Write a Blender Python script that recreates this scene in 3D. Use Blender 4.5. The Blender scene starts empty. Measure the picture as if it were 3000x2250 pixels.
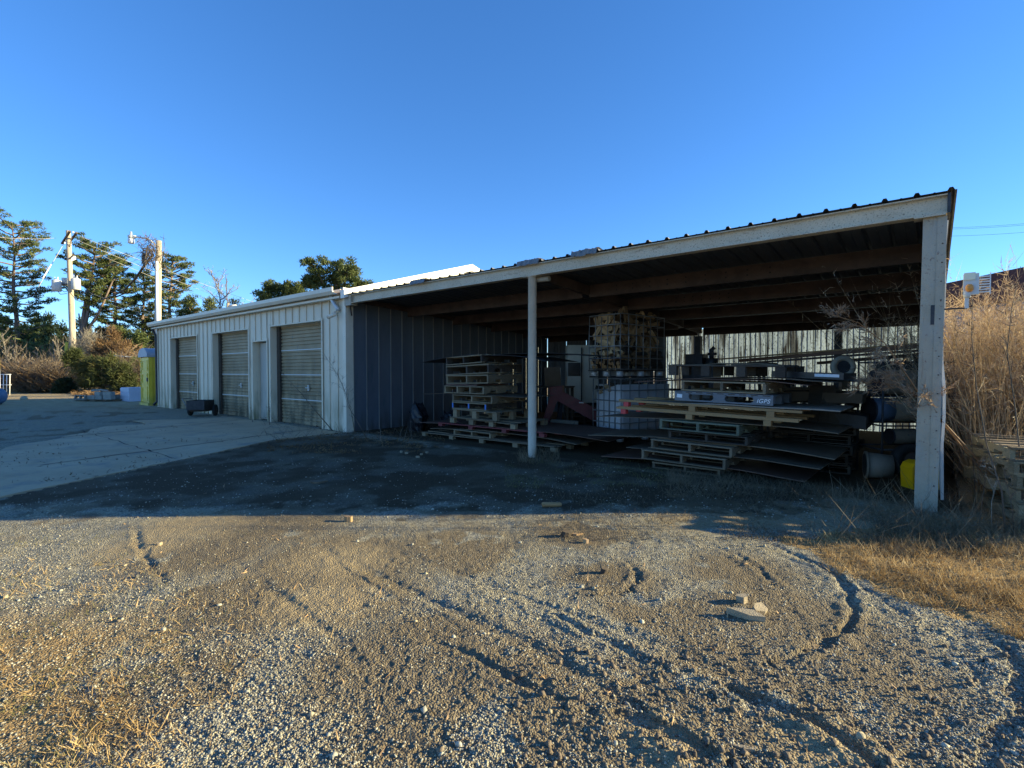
import bpy, math, random
import numpy as np
from mathutils import Vector, Matrix, Euler
rnd = random.Random(7)
rg = np.random.default_rng(11)
S = bpy.context.scene
C = S.collection
R = math.radians
# ------------------------------------------------------------------ camera
F = 1488.0; YAW = R(39.6); PT = R(1.42); EYE = 1.6
cd = bpy.data.cameras.new('camera'); cam = bpy.data.objects.new('camera', cd); C.objects.link(cam)
cam.location = (0, 0, EYE); cam.rotation_euler = (math.pi/2 - PT, 0, YAW)
cd.sensor_width = 36; cd.lens = 36*F/3000; cd.clip_start = 0.05; cd.clip_end = 3000
S.camera = cam
# ------------------------------------------------------------------ light
SUN_EL = R(13.5); SUN_AZ = R(40.5)          # azimuth counted anticlockwise from +X
w = bpy.data.worlds.new('World'); S.world = w; w.use_nodes = True
nt = w.node_tree; nt.nodes.clear()
sky = nt.nodes.new('ShaderNodeTexSky'); sky.sky_type = 'NISHITA'; sky.sun_disc = False
sky.sun_elevation = SUN_EL; sky.sun_rotation = math.pi/2 - SUN_AZ
sky.air_density = 0.75; sky.dust_density = 0.0; sky.ozone_density = 4.6; sky.altitude = 0
hsv = nt.nodes.new('ShaderNodeHueSaturation'); hsv.inputs['Saturation'].default_value = 1.15; hsv.inputs['Hue'].default_value = .506; hsv.inputs['Value'].default_value = 1.0
bg = nt.nodes.new('ShaderNodeBackground'); bg.inputs[1].default_value = 0.15
wo = nt.nodes.new('ShaderNodeOutputWorld')
gam = nt.nodes.new('ShaderNodeGamma'); gam.inputs[1].default_value = 0.86
nt.links.new(sky.outputs[0], gam.inputs[0]); nt.links.new(gam.outputs[0], hsv.inputs['Color']); nt.links.new(hsv.outputs[0], bg.inputs[0]); nt.links.new(bg.outputs[0], wo.inputs[0])
sl = bpy.data.lights.new('sun', 'SUN'); sl.energy = 5.0; sl.angle = R(0.5); sl.color = (1.0, 0.86, 0.50)
so = bpy.data.objects.new('sun', sl); C.objects.link(so)
sd = Vector((math.cos(SUN_EL)*math.cos(SUN_AZ), math.cos(SUN_EL)*math.sin(SUN_AZ), math.sin(SUN_EL)))
so.rotation_euler = sd.to_track_quat('Z', 'Y').to_euler(); so.location = sd*60
S.view_settings.view_transform = 'Standard'; S.view_settings.look = 'None'
S.view_settings.exposure = 1.36; S.view_settings.gamma = 1.0; S.view_settings.use_curve_mapping = False
S.cycles.max_bounces = 6; S.cycles.diffuse_bounces = 3; S.cycles.glossy_bounces = 2; S.cycles.transmission_bounces = 4

# ------------------------------------------------------------------ measuring helpers
def ray(px, py):
    x = (px-1500)/F; y = (1125-py)/F
    f = math.cos(PT)+y*math.sin(PT); u = -math.sin(PT)+y*math.cos(PT)
    return Vector((x*math.cos(YAW)-f*math.sin(YAW), x*math.sin(YAW)+f*math.cos(YAW), u))
def G(px, py, h=0.0):
    d = ray(px, py); t = (h-EYE)/d.z
    return Vector((d.x*t, d.y*t, h))
def PF(px, py, f):
    d = ray(px, py); t = f/(-d.x*math.sin(YAW)+d.y*math.cos(YAW))
    return Vector((d.x*t, d.y*t, EYE+d.z*t))
# ------------------------------------------------------------------ noise in numpy
_L = rg.random((256, 256))
def vnoise(x, y):
    xi = np.floor(x).astype(int); yi = np.floor(y).astype(int); fx = x-xi; fy = y-yi
    fx = fx*fx*(3-2*fx); fy = fy*fy*(3-2*fy)
    a = _L[xi & 255, yi & 255]; b = _L[(xi+1) & 255, yi & 255]; c = _L[xi & 255, (yi+1) & 255]; d = _L[(xi+1) & 255, (yi+1) & 255]
    return (a*(1-fx)+b*fx)*(1-fy)+(c*(1-fx)+d*fx)*fy
def fbm(x, y, o=4):
    s = 0; a = 0.5; t = 0
    for i in range(o):
        s = s+a*vnoise(x*2**i+17.3*i, y*2**i+5.1*i); t += a; a *= 0.5
    return s/t
def smooth(e0, e1, x):
    t = np.clip((x-e0)/(e1-e0), 0, 1); return t*t*(3-2*t)
# ------------------------------------------------------------------ materials
MATS = {}
def ramp(nt, stops):
    r = nt.nodes.new('ShaderNodeValToRGB'); e = r.color_ramp.elements
    e[0].position, e[0].color = stops[0][0], (*stops[0][1], 1)
    e[1].position, e[1].color = stops[-1][0], (*stops[-1][1], 1)
    for p, c in stops[1:-1]:
        n = e.new(p); n.color = (*c, 1)
    return r
def M(name, cols, scale=3.0, rough=0.8, metal=0.0, bump=0.2, bscale=None, stretch=(1, 1, 1), detail=6.0, fleck=None, vary=0.0, low=None, spec=0.4, translucent=0.0, ndist=0.0):
    """cols: colours along a noise; fleck=(colour, scale, threshold, stretch): worn spots; low=(colour, z0, z1): dirt that has splashed up from the ground"""
    m = bpy.data.materials.new(name); m.use_nodes = True; MATS[name] = m
    t = m.node_tree; N = t.nodes; L = t.links; b = N['Principled BSDF']
    tc = N.new('ShaderNodeTexCoord'); mp = N.new('ShaderNodeMapping'); mp.inputs['Scale'].default_value = stretch
    L.new(tc.outputs['Object'], mp.inputs[0])
    src = mp.outputs[0]
    if vary:
        oi = N.new('ShaderNodeObjectInfo'); ad = N.new('ShaderNodeVectorMath'); ad.operation = 'ADD'
        ml = N.new('ShaderNodeMath'); ml.operation = 'MULTIPLY'; ml.inputs[1].default_value = 40
        L.new(oi.outputs['Random'], ml.inputs[0]); L.new(src, ad.inputs[0]); L.new(ml.outputs[0], ad.inputs[1]); src = ad.outputs[0]
    no = N.new('ShaderNodeTexNoise'); no.inputs['Scale'].default_value = scale; no.inputs['Detail'].default_value = detail; no.inputs['Roughness'].default_value = 0.65; no.inputs['Distortion'].default_value = ndist
    L.new(src, no.inputs['Vector'])
    k = len(cols); r = ramp(t, [(0.30+0.4*i/max(1, k-1), c) for i, c in enumerate(cols)] if k > 1 else [(0, cols[0]), (1, cols[0])])
    L.new(no.outputs[0], r.inputs[0]); col = r.outputs[0]
    def mix(a, bcol, fac):
        x = N.new('ShaderNodeMix'); x.data_type = 'RGBA'; L.new(fac, x.inputs[0]); L.new(a, x.inputs[6])
        if isinstance(bcol, tuple): x.inputs[7].default_value = (*bcol, 1)
        else: L.new(bcol, x.inputs[7])
        return x.outputs[2]
    if fleck:
        fl = fleck if isinstance(fleck, list) else [fleck]
        for fcol, fs, th, st, *sf in fl:
            mp2 = N.new('ShaderNodeMapping'); mp2.inputs['Scale'].default_value = st; L.new(tc.outputs['Object'], mp2.inputs[0])
            n2 = N.new('ShaderNodeTexNoise'); n2.inputs['Scale'].default_value = fs; n2.inputs['Detail'].default_value = 5; n2.inputs['Roughness'].default_value = 0.7
            L.new(mp2.outputs[0], n2.inputs['Vector'])
            mr = N.new('ShaderNodeMapRange'); mr.inputs[1].default_value = th; mr.inputs[2].default_value = th+(sf[0] if sf else 0.05); L.new(n2.outputs[0], mr.inputs[0])
            col = mix(col, fcol, mr.outputs[0])
    if low:
        ge = N.new('ShaderNodeNewGeometry'); sx = N.new('ShaderNodeSeparateXYZ'); L.new(ge.outputs['Position'], sx.inputs[0])
        mr = N.new('ShaderNodeMapRange'); mr.inputs[1].default_value = low[2]; mr.inputs[2].default_value = low[1]; L.new(sx.outputs[2], mr.inputs[0])
        n3 = N.new('ShaderNodeTexNoise'); n3.inputs['Scale'].default_value = 5; n3.inputs['Detail'].default_value = 5
        mp3 = N.new('ShaderNodeMapping'); mp3.inputs['Scale'].default_value = (1, 1, .25); L.new(ge.outputs['Position'], mp3.inputs[0]); L.new(mp3.outputs[0], n3.inputs['Vector'])
        m3 = N.new('ShaderNodeMath'); m3.operation = 'MULTIPLY'; mr3 = N.new('ShaderNodeMapRange'); mr3.inputs[1].default_value = .38; mr3.inputs[2].default_value = .62; L.new(n3.outputs[0], mr3.inputs[0])
        L.new(mr.outputs[0], m3.inputs[0]); L.new(mr3.outputs[0], m3.inputs[1]); col = mix(col, low[0], m3.outputs[0])
    if vary:
        oi2 = N.new('ShaderNodeObjectInfo'); mr = N.new('ShaderNodeMapRange'); mr.inputs[3].default_value = 1-vary; mr.inputs[4].default_value = 1+vary
        h = N.new('ShaderNodeHueSaturation'); L.new(oi2.outputs['Random'], mr.inputs[0]); L.new(mr.outputs[0], h.inputs['Value']); L.new(col, h.inputs['Color']); col = h.outputs[0]
    L.new(col, b.inputs['Base Color']); b.inputs['Roughness'].default_value = rough; b.inputs['Metallic'].default_value = metal
    b.inputs['Specular IOR Level'].default_value = spec
    if bump:
        n4 = N.new('ShaderNodeTexNoise'); n4.inputs['Scale'].default_value = bscale or scale*6; n4.inputs['Detail'].default_value = 6; L.new(src, n4.inputs['Vector'])
        bp = N.new('ShaderNodeBump'); bp.inputs['Strength'].default_value = bump; bp.inputs['Distance'].default_value = 0.02
        L.new(n4.outputs[0], bp.inputs['Height']); L.new(bp.outputs[0], b.inputs['Normal'])
    if translucent:
        tr = N.new('ShaderNodeBsdfTranslucent'); ms = N.new('ShaderNodeMixShader'); ms.inputs[0].default_value = translucent
        L.new(col, tr.inputs[0]); L.new(b.outputs[0], ms.inputs[1]); L.new(tr.outputs[0], ms.inputs[2]); L.new(ms.outputs[0], N['Material Output'].inputs[0])
    return m
rust = (.13, .055, .03)
white_siding = M('white_siding', [(.68, .57, .42), (.78, .67, .50)], 2, .5, bump=.1, stretch=(1, 1, .4), low=((.17, .17, .08), 0.0, 1.1), fleck=[((.46, .40, .31), 6, .58, (1, 1, .15), .15), ((.38, .25, .14), 9, .68, (2, 2, .2), .08)])
trim_white = M('white_trim', [(.72, .62, .47), (.80, .70, .55)], 3, .45, bump=.1, fleck=((.34, .26, .18), 5, .66, (1, 1, 1)))
fascia_white = M('white_roof_trim', [(.74, .70, .62), (.82, .78, .70)], 3, .45, bump=.1, fleck=((.45, .25, .12), 9, .68, (1, 1, 1)))
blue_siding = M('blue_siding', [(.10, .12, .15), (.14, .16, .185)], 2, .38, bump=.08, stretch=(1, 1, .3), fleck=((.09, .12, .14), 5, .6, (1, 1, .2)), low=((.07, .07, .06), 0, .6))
rust_roof = M('rusty_roof', [(.16, .07, .04), (.25, .13, .08), (.32, .24, .20)], 2, .75, bump=.2)
beam_paint = M('speckled_beam_paint', [(.52, .435, .31), (.64, .545, .40)], 3, .6, bump=.3, bscale=60, fleck=[((.26, .17, .10), 1.6, .60, (1, 4, 4), .12), ((.22, .17, .12), 55, .55, (1, 1, 1), .1), ((.34, .2, .12), 7, .62, (1, 1, 2), .12)])
column_paint = M('speckled_column_paint', [(.34, .29, .21), (.44, .38, .285)], 3, .5, bump=.3, bscale=50, fleck=[((.24, .15, .09), 5, .60, (3, 3, .22), .14), ((.2, .13, .1), 26, .61, (1, 1, 1)), ((.36, .34, .30), 3, .5, (1, 1, .5), .2), ((.25, .17, .12), 7, .66, (1, 1, .5))], low=((.30, .29, .22), 0, .5))
pipe_paint = M('chalky_pipe_paint', [(.56, .50, .40), (.66, .59, .48)], 4, .5, bump=.2, bscale=50, fleck=[((.24, .22, .18), 34, .63, (1, 1, 1)), ((.10, .10, .10), 5, .70, (1, 1, .6))], low=((.28, .17, .07), 0, .22))
rust_steel = M('rusty_steel', [(.050, .034, .028), (.085, .056, .045), (.12, .078, .058)], 2.2, .8, bump=.3, vary=.25, fleck=((.16, .15, .13), 9, .66, (1, 1, 1)))
tin_under = M('roof_tin_underside', [(.05, .055, .06), (.09, .095, .10)], 3, .55, bump=.15, stretch=(4, .5, 1), fleck=((.22, .22, .21), 7, .66, (3, .4, 1)))  # underside of the roof sheets, a darker tone than their top
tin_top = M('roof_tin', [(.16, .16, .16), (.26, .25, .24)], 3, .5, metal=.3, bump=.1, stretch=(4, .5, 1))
tin_wall = M('grey_tin_wall', [(.10, .11, .12), (.17, .18, .19)], 3, .5, bump=.15, stretch=(1, 1, .15))
fibre = M('streaked_fibreglass', [(.13, .17, .21), (.25, .31, .37)], 3, .5, bump=.1, translucent=.75, stretch=(1, 1, .2), fleck=[((.04, .045, .05), 2.2, .50, (1, 1, .12), .10), ((.02, .02, .02), 16, .54, (1, 1, .05)), ((.02, .02, .02), 26, .56, (1, 1, .6))], vary=.3)
side_sheet = M('white_side_sheet', [(.55, .54, .50), (.68, .66, .60)], 3, .5, bump=.1, stretch=(1, 1, .3))
door_mat = M('dirty_garage_door', [(.28, .20, .105), (.40, .305, .18)], 1.6, .6, bump=.15, stretch=(1, 1, 1), fleck=((.20, .195, .15), 8, .60, (1, 1, .3)), low=((.075, .07, .042), 0.1, 2.4))
door_strip = M('pale_door_strip', [(.60, .60, .57), (.70, .70, .67)], 4, .5, bump=.05)
mandoor_mat = M('grey_metal_door', [(.46, .43, .37), (.54, .50, .43)], 3, .5, bump=.1, stretch=(1, 1, .3), low=((.20, .17, .11), 0, 1.3))
dark_void = M('dark_interior', [(.02, .02, .02), (.03, .03, .03)], 3, .9, bump=0)
black = M('black_rubber', [(.012, .012, .012), (.03, .028, .026)], 6, .8, bump=.3)
dark_steel = M('dark_steel', [(.03, .032, .038), (.07, .07, .075)], 6, .55, metal=.4, bump=.15)
cage_steel = M('galvanised_bar', [(.22, .22, .22), (.34, .34, .34)], 8, .5, metal=.5, bump=.1, vary=.2)
old_wood = M('weathered_wood', [(.12, .085, .05), (.20, .145, .09), (.27, .205, .135)], 6, .85, bump=.4, bscale=40, stretch=(.4, 3, 3), vary=.35)
end_wood = M('pale_sawn_wood', [(.21, .15, .085), (.31, .23, .14)], 6, .85, bump=.3, stretch=(.5, 3, 3), vary=.25)
dark_wood = M('dark_brown_wood', [(.05, .038, .028), (.09, .07, .052)], 5, .85, bump=.4, stretch=(.4, 3, 3), vary=.35)  # plain darker tone of pallet wood
orange_wood = M('fresh_pine_wood', [(.30, .17, .07), (.42, .25, .11)], 5, .75, bump=.3, stretch=(.3, 3, 3), vary=.12)
red_paint = M('red_painted_wood', [(.15, .026, .026), (.22, .045, .045)], 5, .7, bump=.2, vary=.15)
bright_red = M('bright_red_paint', [(.55, .05, .05), (.62, .08, .07)], 5, .6, bump=.1)
blue_paint = M('blue_paint', [(.05, .16, .48), (.08, .22, .58)], 5, .6, bump=.1)
green_wood = M('green_stained_wood', [(.085, .10, .06), (.15, .16, .105), (.25, .24, .18)], 6, .8, bump=.3, stretch=(.4, 3, 3), vary=.2)
mossy_wood = M('mossy_wood', [(.12, .10, .055), (.20, .17, .10), (.32, .28, .20)], 7, .9, bump=.5, bscale=45, stretch=(.5, 3, 3), vary=.25)
ply = M('brown_plywood', [(.12, .082, .05), (.18, .125, .08)], 3, .75, bump=.15, vary=.3)
ply_red = M('reddish_hardboard', [(.13, .065, .04), (.17, .09, .06)], 3, .7, bump=.1, vary=.2)
particle = M('grey_particle_board', [(.22, .18, .14), (.30, .25, .20)], 12, .8, bump=.2)
black_sheet = M('black_sheet', [(.025, .023, .022), (.05, .045, .042)], 4, .6, bump=.1, vary=.3)
plastic_grey = M('blue_grey_plastic', [(.12, .13, .145), (.17, .18, .19)], 4, .5, bump=.05)
white_paint = M('plain_white', [(.75, .75, .75), (.8, .8, .8)], 4, .6, bump=0)
tank_plastic = M('translucent_tank_plastic', [(.50, .49, .49), (.60, .59, .58)], 3, .4, bump=.05, fleck=((.30, .30, .30), 7, .68, (1, 1, .3)))
fridge_mat = M('almond_fridge', [(.52, .50, .42), (.60, .58, .50)], 3, .4, bump=.03, fleck=((.36, .33, .26), 6, .66, (1, 1, .4)))
gloss_black = M('black_plastic', [(.012, .012, .014), (.02, .02, .022)], 4, .3, bump=0)
red_steel = M('dull_red_machine_paint', [(.10, .018, .02), (.17, .03, .032), (.12, .05, .04)], 3, .5, bump=.15)
yellow_plastic = M('yellow_plastic', [(.85, .40, .005), (.92, .48, .01)], 4, .35, bump=.05)
yellow_paint = M('yellow_paint', [(.75, .50, .04), (.85, .60, .07)], 4, .5, bump=.1)
lime_plastic = M('lime_plastic', [(.70, .50, .04), (.80, .60, .06)], 3, .45, bump=.05, low=((.30, .30, .10), 0, .6))
roof_plastic = M('grey_plastic_roof', [(.30, .34, .40), (.38, .42, .48)], 3, .5, bump=.05)
pale_tank = M('pale_blue_tank', [(.42, .48, .60), (.52, .58, .70)], 3, .5, bump=.05)
blue_tank = M('blue_drum_paint', [(.05, .11, .20), (.08, .16, .27)], 3, .5, bump=.1, fleck=((.03, .05, .08), 8, .66, (1, 1, 1)))
block_mat = M('concrete_block', [(.26, .25, .22), (.36, .35, .31)], 8, .9, bump=.4, vary=.15)
drum_grey = M('grimy_drum', [(.26, .215, .16), (.38, .325, .25)], 3, .6, bump=.15, vary=.2)
drum_blue = M('scuffed_blue_drum', [(.09, .14, .22), (.14, .21, .31)], 3, .5, bump=.1, fleck=((.5, .5, .5), 6, .60, (1, 1, 1)))
drum_white = M('scuffed_white_drum', [(.16, .135, .10), (.26, .22, .17)], 3, .6, bump=.1, fleck=((.08, .08, .08), 6, .62, (1, 1, 1)))
rusty_drum_mat = M('pink_rust_drum', [(.28, .12, .08), (.40, .22, .16)], 3, .7, bump=.2)
pole_wood = M('creosote_pole', [(.30, .24, .17), (.46, .38, .28), (.56, .49, .38)], 2, .85, bump=.4, stretch=(3, 3, .3))
arm_wood = M('dark_crossarm', [(.10, .075, .055), (.16, .12, .09)], 4, .85, bump=.3)
galv = M('bright_galvanised', [(.50, .52, .54), (.62, .64, .66)], 4, .45, metal=.3, bump=.05)
can_mat = M('transformer_grey', [(.52, .54, .54), (.62, .64, .63)], 3, .5, bump=.05)
wire_mat = M('bright_wire', [(.45, .42, .36), (.5, .47, .4)], 3, .5, bump=0)
cable_mat = M('dark_cable', [(.03, .028, .025), (.05, .045, .04)], 3, .7, bump=0)
bark = M('pine_bark', [(.10, .07, .055), (.19, .14, .11), (.26, .20, .16)], 3, .9, bump=.5, stretch=(3, 3, .6))
bark_grey = M('grey_bark', [(.13, .11, .09), (.21, .185, .155)], 4, .9, bump=.4, stretch=(3, 3, .6))
log_bark = M('log_bark', [(.04, .03, .022), (.09, .07, .052)], 6, .9, bump=.6, vary=.3)
split_wood = M('split_wood', [(.22, .13, .06), (.40, .255, .13), (.58, .40, .22)], 5, .8, bump=.3, stretch=(3, 3, .4), vary=.55)
def leafmat(name, a, b, c, tr=.25):
    m = M(name, [a, b, c], .9, .7, bump=0, translucent=tr, detail=3); return m
needle = leafmat('pine_needles', (.045, .07, .022), (.095, .125, .036), (.18, .195, .06))
needle_dark = leafmat('dark_needles', (.012, .028, .014), (.022, .042, .018), (.045, .06, .022))
cedar = leafmat('cedar_green', (.03, .045, .012), (.075, .09, .025), (.16, .14, .045))
deadleaf = leafmat('dead_brown_leaves', (.12, .07, .035), (.20, .12, .055), (.30, .19, .09))
twigmat = leafmat('bare_twigs', (.06, .045, .032), (.12, .09, .065), (.20, .16, .115), .05)
paletwig = leafmat('pale_twigs', (.20, .17, .13), (.30, .26, .20), (.38, .33, .26), .05)
reedmat = leafmat('golden_reeds', (.15, .10, .06), (.36, .25, .14), (.62, .48, .30), .25)
for n_ in reedmat.node_tree.nodes:
    if n_.type == 'TEX_NOISE': n_.inputs['Scale'].default_value = 5
plume_mat = leafmat('brown_seed_heads', (.24, .16, .10), (.40, .28, .18), (.54, .40, .27), .2)
drygrass = leafmat('dry_grass', (.22, .14, .055), (.42, .28, .12), (.62, .46, .22), .2)
dullgrass = leafmat('dull_dry_grass', (.09, .066, .038), (.16, .12, .07), (.27, .21, .13), .15)
greengrass = leafmat('sparse_green_grass', (.10, .10, .03), (.17, .16, .05), (.28, .25, .1), .2)
stone_mat = M('crushed_stone', [(.22, .21, .20), (.38, .36, .33), (.62, .58, .50)], 14, .85, bump=.3, bscale=120, detail=1)
sand_stone = M('sandstone_chunk', [(.30, .235, .15), (.44, .36, .24)], 20, .9, bump=.4)
far_tin = M('far_blue_grey_tin', [(.16, .17, .20), (.22, .23, .27)], 2, .6, bump=.1)
far_rust = M('far_rusted_roof', [(.07, .025, .025), (.12, .045, .04)], 2, .8, bump=.1)

# ------------------------------------------------------------------ mesh builder
class MB:
    def __init__(s): s.v = []; s.f = []; s.m = []; s.sm = []
    def add(s, vs, fs, mi=0, smooth=False):
        o = len(s.v); s.v += [tuple(v) for v in vs]; s.f += [tuple(i+o for i in f) for f in fs]; s.m += [mi]*len(fs); s.sm += [smooth]*len(fs); return s
    def box(s, lo, hi, mi=0, mat=None):
        x0, y0, z0 = lo; x1, y1, z1 = hi
        vs = [Vector(p) for p in ((x0, y0, z0), (x1, y0, z0), (x1, y1, z0), (x0, y1, z0), (x0, y0, z1), (x1, y0, z1), (x1, y1, z1), (x0, y1, z1))]
        if mat is not None: vs = [mat @ v for v in vs]
        return s.add(vs, [(0, 3, 2, 1), (4, 5, 6, 7), (0, 1, 5, 4), (1, 2, 6, 5), (2, 3, 7, 6), (3, 0, 4, 7)], mi)
    def tube(s, pts, rad, n=8, mi=0, smooth=True, caps=True):
        pts = [Vector(p) for p in pts]; k = len(pts)
        if not hasattr(rad, '__len__'): rad = [rad]*k
        vs = []; up = None
        for i, p in enumerate(pts):
            t = (pts[min(i+1, k-1)]-pts[max(i-1, 0)])
            if t.length < 1e-9: t = Vector((0, 0, 1))
            t.normalize()
            if up is None: up = Vector((0, 0, 1)) if abs(t.z) < .9 else Vector((1, 0, 0))
            a = t.cross(up)
            if a.length < 1e-4: a = t.cross(Vector((0, 1, 0)))
            a.normalize(); b = a.cross(t); up = b.copy()
            for j in range(n):
                q = 2*math.pi*j/n; vs.append(p+(a*math.cos(q)+b*math.sin(q))*rad[i])
        fs = [(i*n+j, i*n+(j+1) % n, (i+1)*n+(j+1) % n, (i+1)*n+j) for i in range(k-1) for j in range(n)]
        s.add(vs, fs, mi, smooth)
        if caps:
            o = len(s.v)-len(vs)
            s.f += [tuple(o+j for j in range(n-1, -1, -1)), tuple(o+(k-1)*n+j for j in range(n))]; s.m += [mi]*2; s.sm += [False]*2
        return s
    def lathe(s, prof, n=20, mat=None, mi=0, smooth=True):
        vs = []
        for r, z in prof:
            for j in range(n):
                q = 2*math.pi*j/n; v = Vector((r*math.cos(q), r*math.sin(q), z)); vs.append(mat @ v if mat is not None else v)
        k = len(prof)
        fs = [(i*n+j, i*n+(j+1) % n, (i+1)*n+(j+1) % n, (i+1)*n+j) for i in range(k-1) for j in range(n)]
        s.add(vs, fs, mi, smooth); o = len(s.v)-len(vs)
        s.f += [tuple(o+j for j in range(n-1, -1, -1)), tuple(o+(k-1)*n+j for j in range(n))]; s.m += [mi]*2; s.sm += [False]*2
        return s
    def prism(s, poly, h0, h1, axis='z', mi=0, mat=None):
        """poly: 2D points; extruded between h0 and h1 along the axis"""
        def P(p, h):
            v = Vector((p[0], p[1], h)) if axis == 'z' else (Vector((h, p[0], p[1])) if axis == 'x' else Vector((p[0], h, p[1])))
            return mat @ v if mat is not None else v
        n = len(poly); vs = [P(p, h0) for p in poly]+[P(p, h1) for p in poly]
        fs = [tuple(range(n-1, -1, -1)), tuple(range(n, 2*n))]+[(i, (i+1) % n, n+(i+1) % n, n+i) for i in range(n)]
        return s.add(vs, fs, mi)
    def sheet(s, prof, a0, a1, axis, th=0.0, mi=0, nseg=1, fn=None):
        """open profile [(u,w)] swept from a0 to a1"""
        vs = []; k = len(prof)
        for i in range(nseg+1):
            a = a0+(a1-a0)*i/nseg
            for u, q in prof:
                v = Vector((u, a, q)) if axis == 'y' else (Vector((a, u, q)) if axis == 'x' else Vector((u, q, a)))
                vs.append(fn(v) if fn else v)
        fs = [(i*k+j, i*k+j+1, (i+1)*k+j+1, (i+1)*k+j) for i in range(nseg) for j in range(k-1)]
        return s.add(vs, fs, mi)
    def mesh(s, name, mats):
        me = bpy.data.meshes.new(name); me.from_pydata(s.v, [], s.f)
        for m in (mats if isinstance(mats, (list, tuple)) else [mats]): me.materials.append(m)
        me.polygons.foreach_set('material_index', s.m); me.polygons.foreach_set('use_smooth', s.sm); me.update()
        return me
    def build(s, name, mats, parent=None, world=False):
        if world and parent is not None:
            l = parent.location; s.v = [(v[0]-l.x, v[1]-l.y, v[2]-l.z) for v in s.v]
        o = bpy.data.objects.new(name, s.mesh(name, mats)); C.objects.link(o)
        if parent is not None: o.parent = parent
        return o
def tag(o, label, cat, group=None, kind=None):
    if label: o['label'] = label
    if cat: o['category'] = cat
    if group: o['group'] = group
    if kind: o['kind'] = kind
    return o
def thing(name, label, cat, loc=(0, 0, 0), rot=(0, 0, 0), group=None):
    o = bpy.data.objects.new(name, None); C.objects.link(o); o.location = loc; o.rotation_euler = rot; o.empty_display_size = .2
    return tag(o, label, cat, group)
def solo(mb, name, mats, label, cat, loc=(0, 0, 0), rot=(0, 0, 0), group=None):
    o = mb.build(name, mats); o.location = loc; o.rotation_euler = rot; return tag(o, label, cat, group)
def link(name, me, parent=None, loc=(0, 0, 0), rot=(0, 0, 0), scale=(1, 1, 1)):
    o = bpy.data.objects.new(name, me); C.objects.link(o); o.parent = parent; o.location = loc; o.rotation_euler = rot; o.scale = scale; return o
def fastmesh(name, V, Fa, mats, mi=None, smooth=False):
    V = np.asarray(V, np.float32).reshape(-1, 3); Fa = np.asarray(Fa, np.int32); nf, k = Fa.shape
    me = bpy.data.meshes.new(name); me.vertices.add(len(V)); me.vertices.foreach_set('co', V.ravel())
    me.loops.add(nf*k); me.loops.foreach_set('vertex_index', Fa.ravel()); me.polygons.add(nf)
    me.polygons.foreach_set('loop_start', np.arange(0, nf*k, k, dtype=np.int32))
    for m in (mats if isinstance(mats, (list, tuple)) else [mats]): me.materials.append(m)
    if mi is not None: me.polygons.foreach_set('material_index', np.asarray(mi, np.int32))
    if smooth: me.polygons.foreach_set('use_smooth', np.ones(nf, bool))
    me.update(calc_edges=True); me.validate(); return me
def fastobj(name, V, Fa, mats, parent=None, mi=None, smooth=False):
    o = bpy.data.objects.new(name, fastmesh(name, V, Fa, mats, mi, smooth)); C.objects.link(o)
    if parent is not None:
        o.parent = parent; o.location = -parent.location
    return o
# blades: tapering bent ribbons, 3 triangles each
def blades(base, tip, width, bend=None):
    base = np.asarray(base, float); tip = np.asarray(tip, float); n = len(base)
    d = tip-base; L = np.linalg.norm(d, axis=1, keepdims=True)+1e-9
    r = rg.normal(size=(n, 3)); s = np.cross(d/L, r); s /= np.linalg.norm(s, axis=1, keepdims=True)+1e-9
    wd = (np.ones(n)*width)[:, None]*s*.5
    mid = base+d*.55+(bend if bend is not None else rg.normal(size=(n, 3))*L*.05)
    V = np.stack([base-wd, base+wd, mid-wd*.8, mid+wd*.8, tip], 1).reshape(-1, 3)
    o = (np.arange(n)*5)[:, None]
    Fa = np.concatenate([o+np.array([0, 1, 3]), o+np.array([0, 3, 2]), o+np.array([2, 3, 4])], 0)
    return V, Fa
def tris(base, tip, width):
    base = np.asarray(base, float); tip = np.asarray(tip, float); n = len(base)
    d = tip-base; L = np.linalg.norm(d, axis=1, keepdims=True)+1e-9
    r = rg.normal(size=(n, 3)); s = np.cross(d/L, r); s /= np.linalg.norm(s, axis=1, keepdims=True)+1e-9
    wd = (np.ones(n)*width)[:, None]*s*.5
    V = np.stack([base-wd, base+wd, tip], 1).reshape(-1, 3)
    return V, np.arange(3*n).reshape(-1, 3)
def cat(parts):
    Vs = []; Fs = []; o = 0
    for V, Fa in parts:
        Vs.append(V); Fs.append(Fa+o); o += len(V)
    return np.concatenate(Vs), np.concatenate(Fs)

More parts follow.
